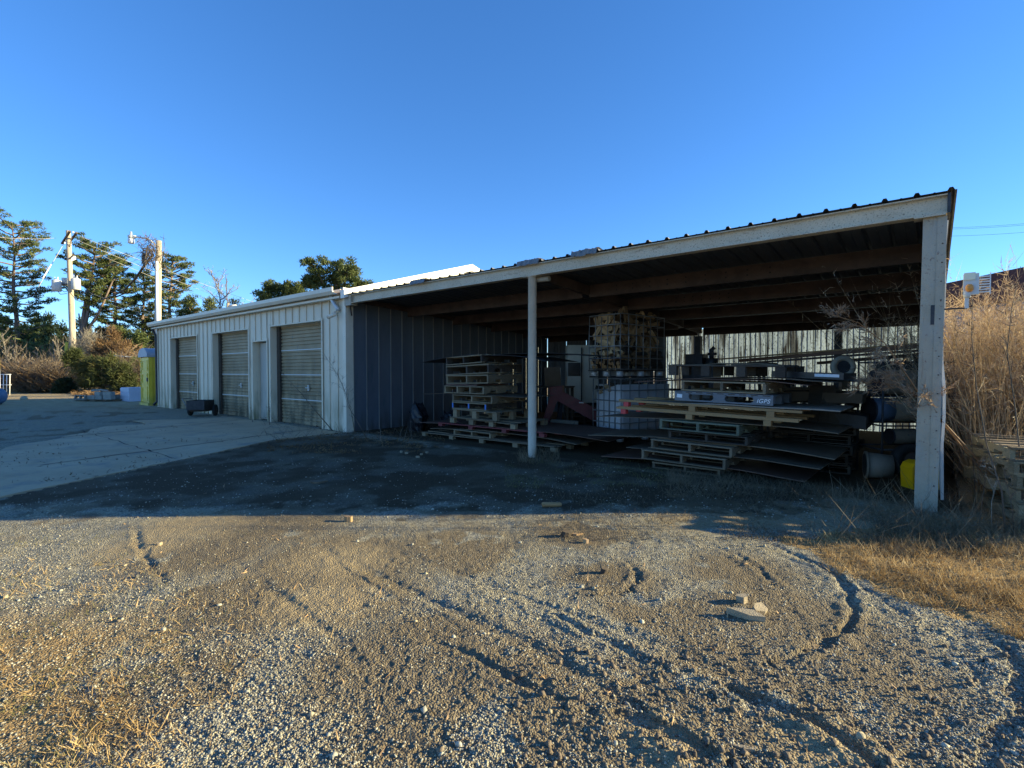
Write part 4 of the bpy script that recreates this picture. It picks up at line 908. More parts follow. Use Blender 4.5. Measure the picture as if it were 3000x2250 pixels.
# firewood
def log_mesh(seed, kind):
    r = random.Random(seed); L = .40+.08*r.random(); ra = .048+.018*r.random(); mb = MB()
    if kind == 0:
        n_ = 9; pr_ = [(ra*(1+.15*r.random())*math.cos(2*math.pi*i/n_), ra*(1+.15*r.random())*math.sin(2*math.pi*i/n_)) for i in range(n_)]; barks = set(range(n_))
    else:
        a0 = 0; a1 = R([75, 110, 60][seed % 3]); n_ = 5
        pr_ = [(0, 0)]+[(ra*1.7*math.cos(a0+(a1-a0)*i/(n_-1))*(1+.08*r.random()), ra*1.7*math.sin(a0+(a1-a0)*i/(n_-1))*(1+.08*r.random())) for i in range(n_)]
        cx = sum(p[0] for p in pr_)/len(pr_); cy = sum(p[1] for p in pr_)/len(pr_); pr_ = [(p[0]-cx, p[1]-cy) for p in pr_]; barks = set(range(1, n_)) if seed % 3 else set()
    k = len(pr_); bend = (r.random()-.5)*.05
    vs = [(x+bend*(abs(f*2-1)), y, (f-.5)*L) for f in (0, .5, 1) for x, y in pr_]
    fs = [(l*k+i, l*k+(i+1) % k, (l+1)*k+(i+1) % k, (l+1)*k+i) for l in (0, 1) for i in range(k)]
    mi = [1 if i in barks else 0 for l in (0, 1) for i in range(k)]
    mb.add(vs, fs); mb.m = mi; mb.add([vs[i] for i in range(k)], [tuple(range(k-1, -1, -1))], 0); mb.add(vs[2*k:], [tuple(range(k))], 0)
    return mb.mesh('log', [split_wood, log_bark])
LOGS = [log_mesh(q, 0 if q % 4 == 3 else 1) for q in range(12)]
def put_log(label, base, rotz, x, y, z, rot, group):
    c, s_ = math.cos(rotz), math.sin(rotz)
    o = bpy.data.objects.new('firewood_log', LOGS[rnd.randrange(12)]); C.objects.link(o)
    o.location = (base.x+x*c-y*s_, base.y+x*s_+y*c, base.z+z); o.rotation_euler = rot; tag(o, label, 'firewood', group)
cage_rot = -10
def put_cage(x, y, z, rot): put_log('split firewood log heaped inside the upper wire cage', UB, R(cage_rot), x, y, z, rot, 'firewood logs in the upper wire cage')
z = .235
for lay in range(4):            # lower layers: log ends face the front
    nx_ = 7; n_y = 3
    for ix in range(nx_):
        for iy in range(n_y):
            if 0 < ix < nx_-1 and iy == 1: continue
            put_cage(-.075-(W_-.15)*(ix+.5*(lay % 2)*.8)/(nx_-.6), .25+(D_-.5)*iy/(n_y-1)+(rnd.random()-.5)*.03, z+(rnd.random()-.5)*.02, (R(90+rnd.uniform(-7, 7)), R(rnd.uniform(-30, 30)), R(cage_rot+rnd.uniform(-9, 9))))
    z += .112
while z < 1.46:                 # upper part: thrown in at all angles, the outer ones lying against the wires
    for face in range(4):
        n_f = 3 if face % 2 == 0 else 4
        for q in range(n_f):
            if z > 1.25 and rnd.random() < .25: continue
            a = R(rnd.choice([-70, -50, -30, 25, 50, 75, 90])+rnd.uniform(-12, 12)); hx = .23*abs(math.sin(a)); u = rnd.random()
            if face % 2 == 0:
                x = -hx-.03-(W_-2*hx-.06)*(q+u*.9)/n_f; y = (.085 if face == 0 else D_-.085)+(rnd.random()*.10 if face == 0 else -rnd.random()*.10); rz_ = cage_rot+rnd.uniform(-6, 6)
            else:
                y = hx+.06+(D_-2*hx-.12)*(q+u*.9)/n_f; x = (-.085 if face == 1 else -W_+.085)+(-rnd.random()*.10 if face == 1 else rnd.random()*.10); rz_ = 90+cage_rot+rnd.uniform(-6, 6)
            put_cage(x, y, z+rnd.uniform(-.03, .05), (R(rnd.uniform(-10, 10)), a, R(rz_)))
    z += .14
for q in range(16): put_cage(-.2-(W_-.4)*rnd.random(), .25+(D_-.5)*rnd.random(), 1.36+.12*rnd.random(), (R(rnd.uniform(30, 90)), R(rnd.uniform(-60, 60)), R(rnd.uniform(-180, 180))))
for q in range(22):
    x = -.15-.7*rnd.random(); y = .12+1.0*rnd.random() if q > 5 else .14+.1*rnd.random()
    rot = (R(90+rnd.uniform(-25, 25)), R(rnd.uniform(-20, 20)), R(rnd.uniform(-180, 180)))
    put_log('firewood log lying in the open top of the white caged tank', Vector((IB.x, IB.y, 0)), R(-16), max(-.78, min(-.22, x)), max(.24, min(D_-.24, y)), 1.12+.07*rnd.random()+(.1 if q > 14 else 0), rot, 'firewood logs in the lower tank')

# ================================================================== THINGS INSIDE THE CARPORT
gD = 'pallets under the refrigerator'
fb = Vector((-7.75, 12.95, 0))
for q in range(4): pallet(['pallet on the floor under the refrigerator', 'second pallet under the refrigerator', 'third pallet under the refrigerator', 'pallet right beneath the feet of the refrigerator'][q], fb.x-.62, fb.x+.5, fb.y-.15, 1.0, .0+.148*q, .145, 'stringer', dark_wood, group=gD, rot=(0, 0, R(38)))
t = thing('refrigerator', 'almond two door refrigerator with a black ice dispenser, at the back of the carport', 'refrigerator', (-8.30, 12.60, .60), (0, 0, R(38)))
MB().box((0, .06, .0), (.91, .75, 1.78)).build('body', fridge_mat, t)
for xa, xb in ((.003, .395), (.435, .907)):
    mb = MB().box((xa, .0, .08), (xb, .055, 1.77)); d = mb.build('door', fridge_mat, t)
    hx = xb+.002 if xa < .2 else xa-.028
    hd = MB().box((hx, -.045, .12), (hx+.022, -.02, 1.70)).box((hx, -.02, .12), (hx+.022, .0, .15)).box((hx, -.02, 1.67), (hx+.022, .0, 1.70)); hd.build('handle', gloss_black, d)
    if xa < .2:
        MB().box((xa+.012, -.012, .86), (xb-.012, -.001, 1.26)).box((xa+.05, -.02, .90), (xb-.05, -.012, .93)).build('dispenser', gloss_black, d)
        MB().box((.20, -.004, 1.31), (.25, -.001, 1.33)).build('badge', galv, d)
MB().box((.02, .02, .0), (.89, .06, .075)).build('kick_plate', gloss_black, t)
solo(MB().box((0, 0, 0), (.17, .25, .42)).box((.01, -.006, .04), (.16, -.001, .38)), 'metal_box', fridge_mat, 'small beige box hanging at the left side of the refrigerator', 'box', (-8.62, 12.42, 1.28), (0, 0, R(38)))
# red bent boom
t = thing('red_steel_boom', 'dull red bent steel boom propped on the floor left of the log cages', 'machine part', (-7.4, 10.75, 0))
def beam(mb, a, b, w0, w1, d0=None, d1=None, mi=0):
    a = Vector(a); b = Vector(b); d = (b-a).normalized(); s_ = d.cross(Vector((0, 0, 1))).normalized(); u = s_.cross(d)
    d0 = d0 or w0; d1 = d1 or w1; vs = []
    for p, w2, h2 in ((a, w0, d0), (b, w1, d1)):
        vs += [p-s_*w2/2-u*h2/2, p+s_*w2/2-u*h2/2, p+s_*w2/2+u*h2/2, p-s_*w2/2+u*h2/2]
    return mb.add(vs, [(3, 2, 1, 0), (4, 5, 6, 7), (0, 1, 5, 4), (1, 2, 6, 5), (2, 3, 7, 6), (3, 0, 4, 7)], mi)
beam(MB(), (-.15, -.02, 1.08), (1.30, .95, .15), .22, .24, .26, .34).build('long_arm', red_steel, t)
beam(MB(), (-.02, .0, 1.12), (-.32, -.22, .0), .20, .14, .24, .12).build('short_leg', red_steel, t)
beam(MB(), (-.2, .0, 1.10), (.12, .12, 1.14), .2, .24, .2, .2).build('knee', red_steel, t)
beam(MB(), (.05, .1, .95), (-.05, .15, 0), .08, .12, .08, .12).build('prop', dark_steel, t)
MB().box((.55, .18, .80), (.68, .2, .83), mat=Matrix.Rotation(0, 4, 'Z')).build('chain_lug', galv, t)
t = thing('shallow_trough', 'chipped pale trough lying on boards beside the red boom', 'trough', (-6.9, 10.35, .30), (0, R(3), R(30)))
mb = MB(); prof = [(-.12, .10), (-.10, .0), (.10, .0), (.12, .10), (.14, .10), (.115, -.02), (-.115, -.02), (-.14, .10)]
mb.prism(prof, -.32, .32, axis='x').prism([(-.12, .1), (-.1, 0), (.1, 0), (.12, .1)], -.335, -.32, axis='x').prism([(-.12, .1), (-.1, 0), (.1, 0), (.12, .1)], .32, .335, axis='x'); mb.build('body', drum_white, t)
for q in range(2): solo(MB().box((-.6, -.3, 0), (.6, .3, .14)).box((-.5, -.31, .03), (.5, -.3, .1)), 'timber_block', dark_wood, ['low dark timber under the pale trough', 'second dark timber under the pale trough'][q], 'timber', (-6.9+.02*q, 10.4, .0+.145*q), (0, 0, R(28+6*q)), 'timbers under the trough')
solo(MB().box((-.22, -.015, 0), (.22, .015, .52)).box((.20, -.022, 0), (.225, -.016, .52)), 'leaning_panel', ply, 'tan panel leaning upright behind the red boom', 'panel', (-8.05, 11.5, 1.20), (R(-6), R(-3), R(38)))
t = thing('workbench', 'dark wooden bench behind the red boom, carrying the leaning tan panel', 'bench', (-8.2, 11.6, 0), (0, 0, R(20)))
MB().box((-.6, -.3, 1.15), (.6, .4, 1.19)).build('bench_top', dark_wood, t)
for x in (-.55, .5):
    for y in (-.25, .32): link('leg', MB().box((x, y, 0), (x+.07, y+.07, 1.149)).mesh('leg', dark_wood), t)
# lumpy black heap by the blue wall
def lump(name, label, cat_, loc, size, mat, seed, amp=.35, n=18, m=12, rot=0):
    vs = []; r2 = np.random.default_rng(seed); off = r2.random(3)*50
    for i in range(m+1):
        th = math.pi*i/m
        for j in range(n):
            ph = 2*math.pi*j/n; d = Vector((math.sin(th)*math.cos(ph), math.sin(th)*math.sin(ph), math.cos(th)))
            k = 1+amp*(float(vnoise(np.array([d.x*2.3+off[0]+d.z*3]), np.array([d.y*2.3+off[1]]))[0])-.5)*2+.12*(r2.random()-.5)
            z = max(-.5, d.z)*k
            vs.append((d.x*k*size[0], d.y*k*size[1], (z+.5)*size[2]/1.5))
    fs = [(i*n+j, i*n+(j+1) % n, (i+1)*n+(j+1) % n, (i+1)*n+j) for i in range(m) for j in range(n)]
    return solo(MB().add(vs, fs, 0, False), name, mat, label, cat_, loc, (0, 0, rot))
bag_mat = M('crumpled_black_plastic', [(.008, .008, .01), (.02, .02, .024)], 5, .35, bump=.9, bscale=9)
lump('black_bag', 'crumpled black plastic bag standing against the blue side wall', 'bag', (-10.72, 8.95, 0), (.26, .24, .68), bag_mat, 3)
lump('black_bag', 'smaller dark bag slumped behind the tall black one by the blue side wall', 'bag', (-10.15, 9.6, 0), (.3, .26, .50), bag_mat, 9)
# back of the carport: dark machine in silhouette, shelf with lumber
t = thing('old_pump', 'dark machine silhouetted against the streaked back wall behind the right stack', 'machine', (-4.6, 13.4, 0))
MB().box((-.45, -.3, 0), (.35, .3, 1.72)).build('stand', dark_steel, t)
MB().box((-.40, -.25, 1.721), (.05, .2, 2.05)).lathe([(.16, 0), (.16, .22)], 14, Matrix.Translation((.2, 0, 1.721))).build('housing', dark_steel, t)
MB().tube([(.2, 0, 1.92), (.2, 0, 2.16), (.27, .02, 2.22)], .05, 10).tube([(.10, 0, 2.05), (.33, 0, 2.05)], .035, 8).build('spout', dark_steel, t)
t = thing('drum_rack', 'thin dark steel rack holding the drums by the right column', 'rack', (-.15, 9.9, 0))
fr = []
cyr, syr = math.cos(R(38)), math.sin(R(38))
def rk2(x, y, z): return Vector((x*cyr-y*syr, x*syr+y*cyr, z))
for x in (-.62, .42):
    for y in (-.12, .45): link('post', MB().tube([rk2(x, y, 0), rk2(x, y, 1.78)], .017, 6).mesh('post', dark_steel), t)
for z in (.42, .78, 1.22, 1.74):
    for y in (-.12, .45): link('shelf_rail', MB().tube([rk2(-.62, y, z), rk2(.42, y, z)], .014, 6).mesh('shelf_rail', dark_steel), t)
    for x in (-.62, .42): link('shelf_rail', MB().tube([rk2(x, -.12, z), rk2(x, .45, z)], .014, 6).mesh('shelf_rail', dark_steel), t)
def drum(name, label, loc, L, r_, mats, rz_, split=.35, cat_='drum'):
    t = thing(name, label, cat_, loc, (0, 0, rz_))
    X90 = Matrix.Rotation(math.pi/2, 4, 'Y')
    def pr2(a, b):
        return [(r_*.97, a), (r_, a+.01), (r_, a+(b-a)*.45), (r_*1.02, a+(b-a)*.5), (r_, a+(b-a)*.55), (r_, b-.01), (r_*.97, b)]
    MB().lathe(pr2(-L/2+.002, L/2-.002), 22, X90).build('shell', mats[0], t)
    if len(mats) > 1:
        MB().lathe([(r_+.003, -L/2), (r_+.004, -L/2+L*split)], 22, X90).build('band', mats[1], t)
    for e_ in (-L/2, L/2): MB().lathe([(r_*1.03, e_-.012), (r_*1.03, e_+.012)], 22, X90).build('rim', dark_steel, t)
    return t
a38 = R(38)
drum('steel_drum', 'dull brown drum lying on the top shelf of the rack', tuple(Vector((-.30, 10.10, 1.43))), 1.0, .19, [drum_grey], a38)
drum('steel_drum', 'grey drum with a scuffed blue and white left end on the middle shelf', tuple(Vector((-.42, 10.03, .995))), .86, .185, [drum_grey, drum_blue], a38, .34)
drum('small_canister', 'small white canister on the lower shelf under the blue ended drum', tuple(Vector((-.36, 10.0, .585))), .36, .12, [drum_white], a38, cat_='canister')
t = thing('plastic_pail', 'white pail tipped on its side with its dark mouth facing left', 'pail', (-.55, 9.25, .205), (0, 0, R(14)))
mb = MB().lathe([(.19, -.20), (.165, .12)], 24, Matrix.Rotation(math.pi/2, 4, 'Y')); mb.build('shell', drum_white, t)
MB().lathe([(.205, -.215), (.205, -.185)], 24, Matrix.Rotation(math.pi/2, 4, 'Y')).build('rim', drum_white, t)
MB().lathe([(.168, -.219), (.168, -.216)], 24, Matrix.Rotation(math.pi/2, 4, 'Y')).build('mouth', dark_void, t)
def tyre_mb(r_, w_, n=26):
    mb = MB(); prof = [(r_*.55, -w_*.42), (r_*.85, -w_*.5), (r_*.97, -w_*.38), (r_, 0), (r_*.97, w_*.38), (r_*.85, w_*.5), (r_*.55, w_*.42)]; vs = []
    for j in range(n):
        a = 2*math.pi*j/n
        for rr, z in prof: vs.append((rr*math.cos(a), rr*math.sin(a), z))
    k = len(prof); mb.add(vs, [(j*k+i, ((j+1) % n)*k+i, ((j+1) % n)*k+(i+1) % k, j*k+(i+1) % k) for j in range(n) for i in range(k)], 0, True); return mb
t = thing('old_car_tyre', 'black tyre leaning upright behind the yellow bucket', 'car tyre', (-.22, 9.45, .27), (R(80), 0, R(35)))
tyre_mb(.27, .17).build('tread', black, t); MB().lathe([(.145, -.05), (.145, .05)], 18).build('rim', rust_steel, t)
t = thing('spare_wheel', 'grey steel wheel standing on boards in front of the streaked back wall', 'wheel', (-1.22, 10.66, 1.68), (R(88), 0, R(28)))
tyre_mb(.20, .11).build('tyre', drum_grey, t); MB().lathe([(.11, -.03), (.11, .03)], 18).build('rim', dark_steel, t)
t = thing('steel_table', 'dark steel table at the back holding the grey wheel and the long lumber', 'table', (-1.2, 11.1, 0))
MB().box((-.9, -.6, 1.42), (1.1, .8, 1.46)).build('table_top', dark_steel, t)
for x in (-.85, 1.02):
    for y in (-.55, .72): link('leg', MB().box((x, y, 0), (x+.06, y+.06, 1.419)).mesh('leg', dark_steel), t)
t = thing('scrap_heap_box', 'rough wooden crate full of dark scrap on the back table, right of the wheel', 'crate', (-.42, 11.1, 1.461))
MB().box((-.35, -.3, 0), (.45, -.28, .3)).box((-.35, .3, 0), (.45, .32, .3)).box((-.35, -.28, 0), (-.33, .3, .3)).box((.43, -.28, 0), (.45, .3, .3)).build('side_board', dark_wood, t)
sc_ = MB()
for q in range(26):
    p = Vector((rnd.uniform(-.3, .4), rnd.uniform(-.25, .25), rnd.uniform(.1, .34))); d = Vector((rnd.uniform(-1, 1), rnd.uniform(-1, 1), rnd.uniform(-.4, .6)))*.17; beam(sc_, p-d, p+d, .02, .03)
sc_.build('scrap', dark_steel, t)['kind'] = 'stuff'
for q, (za, zb, dx, lab) in enumerate(((1.86, 2.03, 0, 'long brown plank sloping across the streaked back wall'), (1.80, 1.96, .12, 'long rusty bar lying just under the sloping brown plank'), (1.90, 2.08, -.2, 'thin long plank on top of the sloping lumber at the back'), (1.78, 1.90, .3, 'short dark timber below the sloping lumber at the back'))):
    mb = beam(MB(), (-3.6+dx*2 if q != 3 else -1.9, 13.0-.1*q, za), (-.06, 10.9+.12*q, zb), .09, .09, [.07, .04, .03, .06][q], [.07, .04, .03, .06][q])
    o = mb.build('long_plank', [orange_wood if q == 2 else (ply_red if q == 0 else rust_steel)]); tag(o, lab, 'plank', 'long lumber at the back')
t = thing('lumber_trestle', 'dark trestle at the back under the left end of the long lumber', 'trestle', (-3.3, 12.9, 0))
for x, y in ((-.2, -.2), (.2, .2), (-.2, .2), (.2, -.2)): link('leg', beam(MB(), (x*1.6, y*1.6, 0), (x, y, 1.75), .05, .05).mesh('leg', dark_wood), t)
MB().box((-.4, -.25, 1.751), (.5, .25, 1.80)).build('cross_bar', dark_wood, t)
# yellow mop bucket
t = thing('yellow_bucket', 'yellow plastic bucket with a white label behind the foot of the right column', 'bucket', (-.15, 8.89, 0), (0, 0, R(38)))
MB().prism([(-.12, 0), (.23, 0), (.25, .36), (-.02, .38), (-.10, .345), (-.135, .28)], -.11, .11, axis='y').build('body', yellow_plastic, t)
MB().prism([(-.06, .285), (.12, .285), (.12, .345), (-.03, .345)], -.118, -.111, axis='y').build('handle_recess', gloss_black, t)
MB().prism([(-.10, .05), (-.035, .06), (-.03, .21), (-.10, .22)], -.118, -.111, axis='y').build('side_slot', gloss_black, t)
MB().box((.02, -.118, .03), (.20, -.111, .19)).build('label_patch', tank_plastic, t)

# ================================================================== YARD, RIGHT SIDE
N0 = Vector((.66, 7.22, 0)); ang_r = math.atan2(9.15-7.22, .34-.66)     # direction of the stringers
gR = 'mossy pallets in the stack at the right edge'
labsR = ['bottom mossy pallet at the right edge, in the dead grass', 'second lowest mossy pallet at the right edge', 'third mossy pallet from the ground at the right edge', 'fourth mossy pallet from the ground at the right edge', 'mossy pallet just below the top one at the right edge', 'topmost mossy pallet at the right edge, silver boards catching the sun']
for q in range(6):
    t = pallet(labsR[q], -.0, 1.1, 0, 1.35, .0+.137*q, .134, 'stringer', mossy_wood, top=mossy_wood if q < 5 else old_wood, group=gR, warp=2, nb=6, endmat=mossy_wood)
    c_ = ang_r-math.pi/2+R([3, -5, 6, -3, 5, 1][q]); off = Vector(((rnd.random()-.5)*.08, (rnd.random()-.5)*.08, 0))
    vx = Vector((math.cos(c_), math.sin(c_), 0)); p = N0+vx*.55+off; t.location = (p.x, p.y, .137*q); t.rotation_euler = (0, 0, c_)
tq = PF(2966, 1240, 7.3)+Vector((math.cos(YAW), math.sin(YAW), 0))*.52
drum('rusty_tank', 'pinkish rusty tank lying behind the mossy pallets at the right edge', tuple(tq), 1.0, .25, [rusty_drum_mat], YAW, cat_='tank')
t = thing('tank_cradle', 'wooden cradle of timbers under the pinkish rusty tank', 'cradle', (tq.x, tq.y, 0), (0, 0, YAW))
for x in (-.4, .3): link('timber', MB().box((x, -.24, 0), (x+.12, .24, tq.z-.255)).mesh('timber', dark_wood), t)

# far building on the right
fbd = thing('far_shed', 'big blue grey metal shed with a rusted roof edge behind the reeds', 'building', (6, 38, 0))
d_ = (Vector((3.25, 33.84, 0))-Vector((.77, 36.98, 0))).normalized(); a_ = Vector((.77, 36.98, 0))-d_*4.5; b_ = a_+d_*10.5
def fw(p, off, z): n_ = Vector((-d_.y, d_.x, 0)); q = p+n_*off; return (q.x, q.y, z)
nW = 11
for k in range(nW):
    p = a_+(b_-a_)*(k/nW)+d_*.02; q = a_+(b_-a_)*((k+1)/nW)-d_*.02
    mb = MB().add([fw(p, 0, 0), fw(q, 0, 0), fw(q, 0, 5.0), fw(p, 0, 5.0), fw(p, .3, 0), fw(q, .3, 0), fw(q, .3, 5.0), fw(p, .3, 5.0)], [(0, 1, 2, 3), (7, 6, 5, 4), (0, 3, 7, 4), (1, 5, 6, 2), (3, 2, 6, 7)])
    mb.build('wall_panel', far_tin, fbd, world=True)
MB().add([fw(a_, -.25, 5.0), fw(b_, -.25, 5.0), fw(b_, -.3, 6.45), fw(a_, -.3, 6.45), fw(a_, 14, 5.0), fw(b_, 14, 5.0), fw(b_, 14, 6.5), fw(a_, 14, 6.5)], [(0, 1, 2, 3), (3, 2, 6, 7), (5, 4, 7, 6), (1, 5, 6, 2), (4, 0, 3, 7), (0, 4, 5, 1)]).build('roof', far_rust, fbd, world=True)
MB().add([fw(b_, .32, 0), fw(b_, 13.8, 0), fw(b_, 13.8, 4.99), fw(b_, .32, 4.99), fw(a_, .32, 0), fw(a_, 13.8, 0), fw(a_, 13.8, 4.99), fw(a_, .32, 4.99)], [(3, 2, 1, 0), (4, 5, 6, 7)]).build('side_wall', far_tin, fbd, world=True)

# ================================================================== YARD, LEFT SIDE
t = thing('portable_toilet', 'yellow green portable toilet with a grey domed roof at the far corner of the garage', 'toilet', (-28.76, 8.07, 0), (0, 0, R(0)))
t.scale = (1.12, 1.12, 1.15)
PTa = 1.12
MB().box((-.56, -.50, .10), (.56, .56, 1.98)).build('body', lime_plastic, t)
MB().box((-.60, -.60, 0), (.60, .60, .10)).build('base', lime_plastic, t)
for x in (-.56, .50): MB().box((x, -.56, .10), (x+.06, -.502, 2.0)).build('corner_post', lime_plastic, t)
for y in (-.50, .0, .48): MB().box((.562, y, .12), (.60, y+.07, 1.95)).build('side_rib', lime_plastic, t)
d = MB().box((-.46, -.545, .14), (.46, -.502, 1.95)).build('door', lime_plastic, t); d['label'] = 'moulded yellow door'
for z0, z1 in ((.2, .78), (.86, 1.32), (1.4, 1.86)):
    fr = MB(); fr.box((-.36, -.565, z0), (-.31, -.546, z1)).box((.31, -.565, z0), (.36, -.546, z1)).box((-.31, -.565, z0), (.31, -.546, z0+.05)).box((-.31, -.565, z1-.05), (.31, -.546, z1)); fr.build('door_moulding', lime_plastic, d)
MB().box((.30, -.575, .98), (.42, -.546, 1.14)).build('latch', dark_steel, d)
pr_ = [(-.62, 1.98), (-.62, 2.06)]+[(-.60*math.cos(a), 2.08+.27*math.sin(a)) for a in [R(q) for q in (15, 40, 65, 90, 115, 140, 165)]]+[(.62, 2.06), (.62, 1.98)]
MB().prism(pr_, -.62, .62, axis='y').build('roof', roof_plastic, t)
t = thing('ribbed_tank', 'low pale blue ribbed plastic tank behind the portable toilet', 'tank', tuple(Vector((PF(396, 1172, 27.5).x, PF(396, 1172, 27.5).y, 0))), (0, 0, R(8)))
t.scale = (.55, .8, .95)
for q in range(3): MB().box((-.95, -.6, .26*q), (.95, .6, .26*q+.225)).box((-.92, -.57, .26*q+.226), (.92, .57, .26*q+.259)).build('tank_ring', pale_tank, t)
t = thing('block_pile_pallet', 'low broken pallet under the grey concrete blocks', 'pallet', (-34.0, 6.6, 0), (0, 0, R(20)))
for q in range(5): link('deck_board', board_mesh(old_wood, 2), t, (0, .05+.27*q, .10), (0, 0, 0), (1.7, .14, .025))
for q in range(3): link('stringer', stringer_mesh(old_wood), t, (-.8+.8*q, .6, .043), (0, 0, 0), (.05, 1.2, .082))
cb = MB()
for a, b in (((-.2, -.1, 0), (.2, -.07, .2)), ((-.2, .07, 0), (.2, .1, .2)), ((-.2, -.07, 0), (-.17, .07, .2)), ((.17, -.07, 0), (.2, .07, .2)), ((-.015, -.07, 0), (.015, .07, .2))): cb.box(a, b)
cbm = cb.mesh('concrete_block', block_mat)
bl = ['concrete block at the left of the pile, tipped forward', 'concrete block in the front row of the pile', 'concrete block at the right of the front row', 'concrete block on top of the pile, left', 'concrete block on top of the pile, right', 'concrete block leaning on the left of the pile', 'concrete block at the back of the pile']
for q, (x, y, z, rx, rz_) in enumerate(((-.45, -.1, .12, 0, .2), (.0, -.05, .12, 0, 0), (.45, .0, .12, 0, .1), (-.15, .0, .325, 0, -.1), (.35, .05, .325, 0, .15), (-.8, -.3, .16, 1.2, .5), (.2, .5, .12, 0, .3))):
    c, s_ = math.cos(R(20)), math.sin(R(20)); o = bpy.data.objects.new('concrete_block', cbm); C.objects.link(o); o.location = (-34.0+(x*c-y*s_)*1.25, 6.9+(x*s_+y*c)*1.25, z); o.rotation_euler = (rx, 0, rz_+R(20)); o.scale = (1.25, 1.25, 1.0); tag(o, bl[q], 'concrete block', 'concrete blocks piled in the yard')
cbm2 = MB().tube([(-1.0, 0, .62), (-.2, .05, .66), (.5, 0, .62)], [.05, .05, .04], 6); solo(cbm2, 'grey_pipe_offcut', block_mat, 'short grey pipe lying across the top of the block pile', 'pipe', (-33.9, 6.9, -.05), (0, 0, R(15)))
# hand cart
t = thing('yard_cart', 'low dark steel cart with two rubber wheels parked before the second garage door', 'cart', tuple(G(588, 1219)), (0, 0, R(-46)))
t.scale = (.75, .72, .95)
# local x runs along the axle line seen sideways in the photograph
MB().box((-.46, -.42, .26), (.46, .42, .30)).box((-.46, -.42, .30), (-.44, .42, .60)).box((.44, -.42, .30), (.46, .42, .60)).box((-.44, -.42, .3), (.44, -.40, .60)).box((-.44, .40, .3), (.44, .42, .60)).build('tray', dark_steel, t)
MB().box((-.468, -.05, .32), (-.461, .30, .50)).build('side_plate', galv, t)
for y in (-.62, .57):
    wm = tyre_mb(.215, .13).mesh('wheel', black); wl = link('wheel', wm, t, (-.25, y, .215), (math.pi/2, 0, 0)); MB().lathe([(.12, -.05), (.12, .05)], 12).build('rim', rust_steel, wl)
MB().tube([(-.25, -.62, .215), (-.25, .57, .215)], .02, 6).build('axle', dark_steel, t)
MB().tube([(-.4, -.38, .30), (-.50, -.70, .66)], .02, 6).tube([(.4, -.38, .30), (.30, -.70, .66)], .02, 6).tube([(-.50, -.70, .66), (.30, -.70, .66)], .02, 6).build('handle', cage_steel, t)
MB().box((-.3, -.4, .19), (.3, .4, .255)).build('under_frame', rust_steel, t)
# blue tank and white things at the far left
bt_ = G(-30, 1186); t = thing('blue_tank', 'blue round ended tank lying at the far left edge of the yard', 'tank', (bt_.x, bt_.y, .42), (0, 0, YAW))
t.scale = (.72, .66, .66)
prof = [(.02, -1.0), (.35, -.98), (.54, -.88), (.60, -.7), (.60, .7), (.54, .88), (.35, .98), (.02, 1.0)]
MB().lathe([(r_, z-.15) for r_, z in prof], 24, Matrix.Rotation(math.pi/2, 4, 'Y')).build('shell', blue_tank, t)
for x in (-.6, .35): MB().box((x, -.4, -.62), (x+.1, .4, -.45)).build('saddle', dark_steel, t)
MB().tube([(-.35, 0, .58), (-.35, 0, 1.05)], .17, 14).build('filler_neck', white_paint, t)
q = G(-2, 1165); t = thing('marker_post', 'slim post, yellow over white, at the far left edge of the yard', 'post', (q.x, q.y, 0))
MB().tube([(0, 0, 0), (0, 0, 1.7)], .055, 8).build('post', white_paint, t); MB().tube([(0, 0, 1.701), (0, 0, 2.75)], .057, 8).build('sleeve', yellow_paint, t)
q = G(14, 1158); t = thing('white_railing', 'short piece of white railing beyond the blue tank', 'railing', (q.x, q.y, 0), (0, 0, YAW))
for x in (-.33, -.1, .12, .33): link('post', MB().tube([(x, 0, 0), (x+.05, 0, 1.4)], .022, 6).mesh('post', white_paint), t)
for z in (.7, 1.4): link('rail', MB().tube([(-.45, 0, z), (.45, 0, z)], .022, 6).mesh('rail', white_paint), t)
q = G(70, 1172); lump('boulder', 'single pale rounded stone at the edge of the sunlit strip', 'stone', (q.x, q.y, -.05), (.2, .16, .26), sand_stone, 21, amp=.2)
# utility poles
UP = PF(219, 1142, 44); UP.z = 0; top = PF(200, 676, 44)
t = thing('utility_pole', 'tall pale wooden utility pole with two crossarms and grey transformers', 'utility pole', tuple(UP))
tv = top-UP
def upz(py): return PF(0, py, 44).z
def along(z): return tv*(z/tv.z)
MB().tube([along(-.3), along(4), along(9), along(tv.z)], [.26, .24, .20, .17], 12).build('pole', pole_wood, t)
rt = Vector((math.cos(YAW), math.sin(YAW), 0)); fwv = Vector((-math.sin(YAW), math.cos(YAW), 0))
ad = (rt*.82-fwv*.57).normalized()
z1 = upz(700); z2 = upz(762)
for k, s_ in enumerate((-1, 1)): beam(MB(), along(z1)+ad*(-1.25+.5*k)+Vector((0, 0, -.28+.0*k))+fwv*.22*s_, along(z1)+ad*(1.0+.55*k)+Vector((0, 0, .45-.1*k))+fwv*.22*s_, .13, .13).build('crossarm', arm_wood, t)
beam(MB(), along(z2)+ad*-.5, along(z2)+ad*1.1+Vector((0, 0, .25)), .12, .12).build('crossarm', arm_wood, t)
for s_ in (-1, 1): MB().tube([along(z1-.9), along(z1)+ad*.75*s_], .03, 5).build('arm_brace', arm_wood, t)
for q in (-1.2, -.75, 1.2): MB().lathe([(.05, 0), (.09, .04), (.05, .08), (.09, .12), (.04, .18)], 8, Matrix.Translation(along(z1)+ad*q+Vector((0, 0, .02+.22*q)))).build('insulator', white_paint, t)
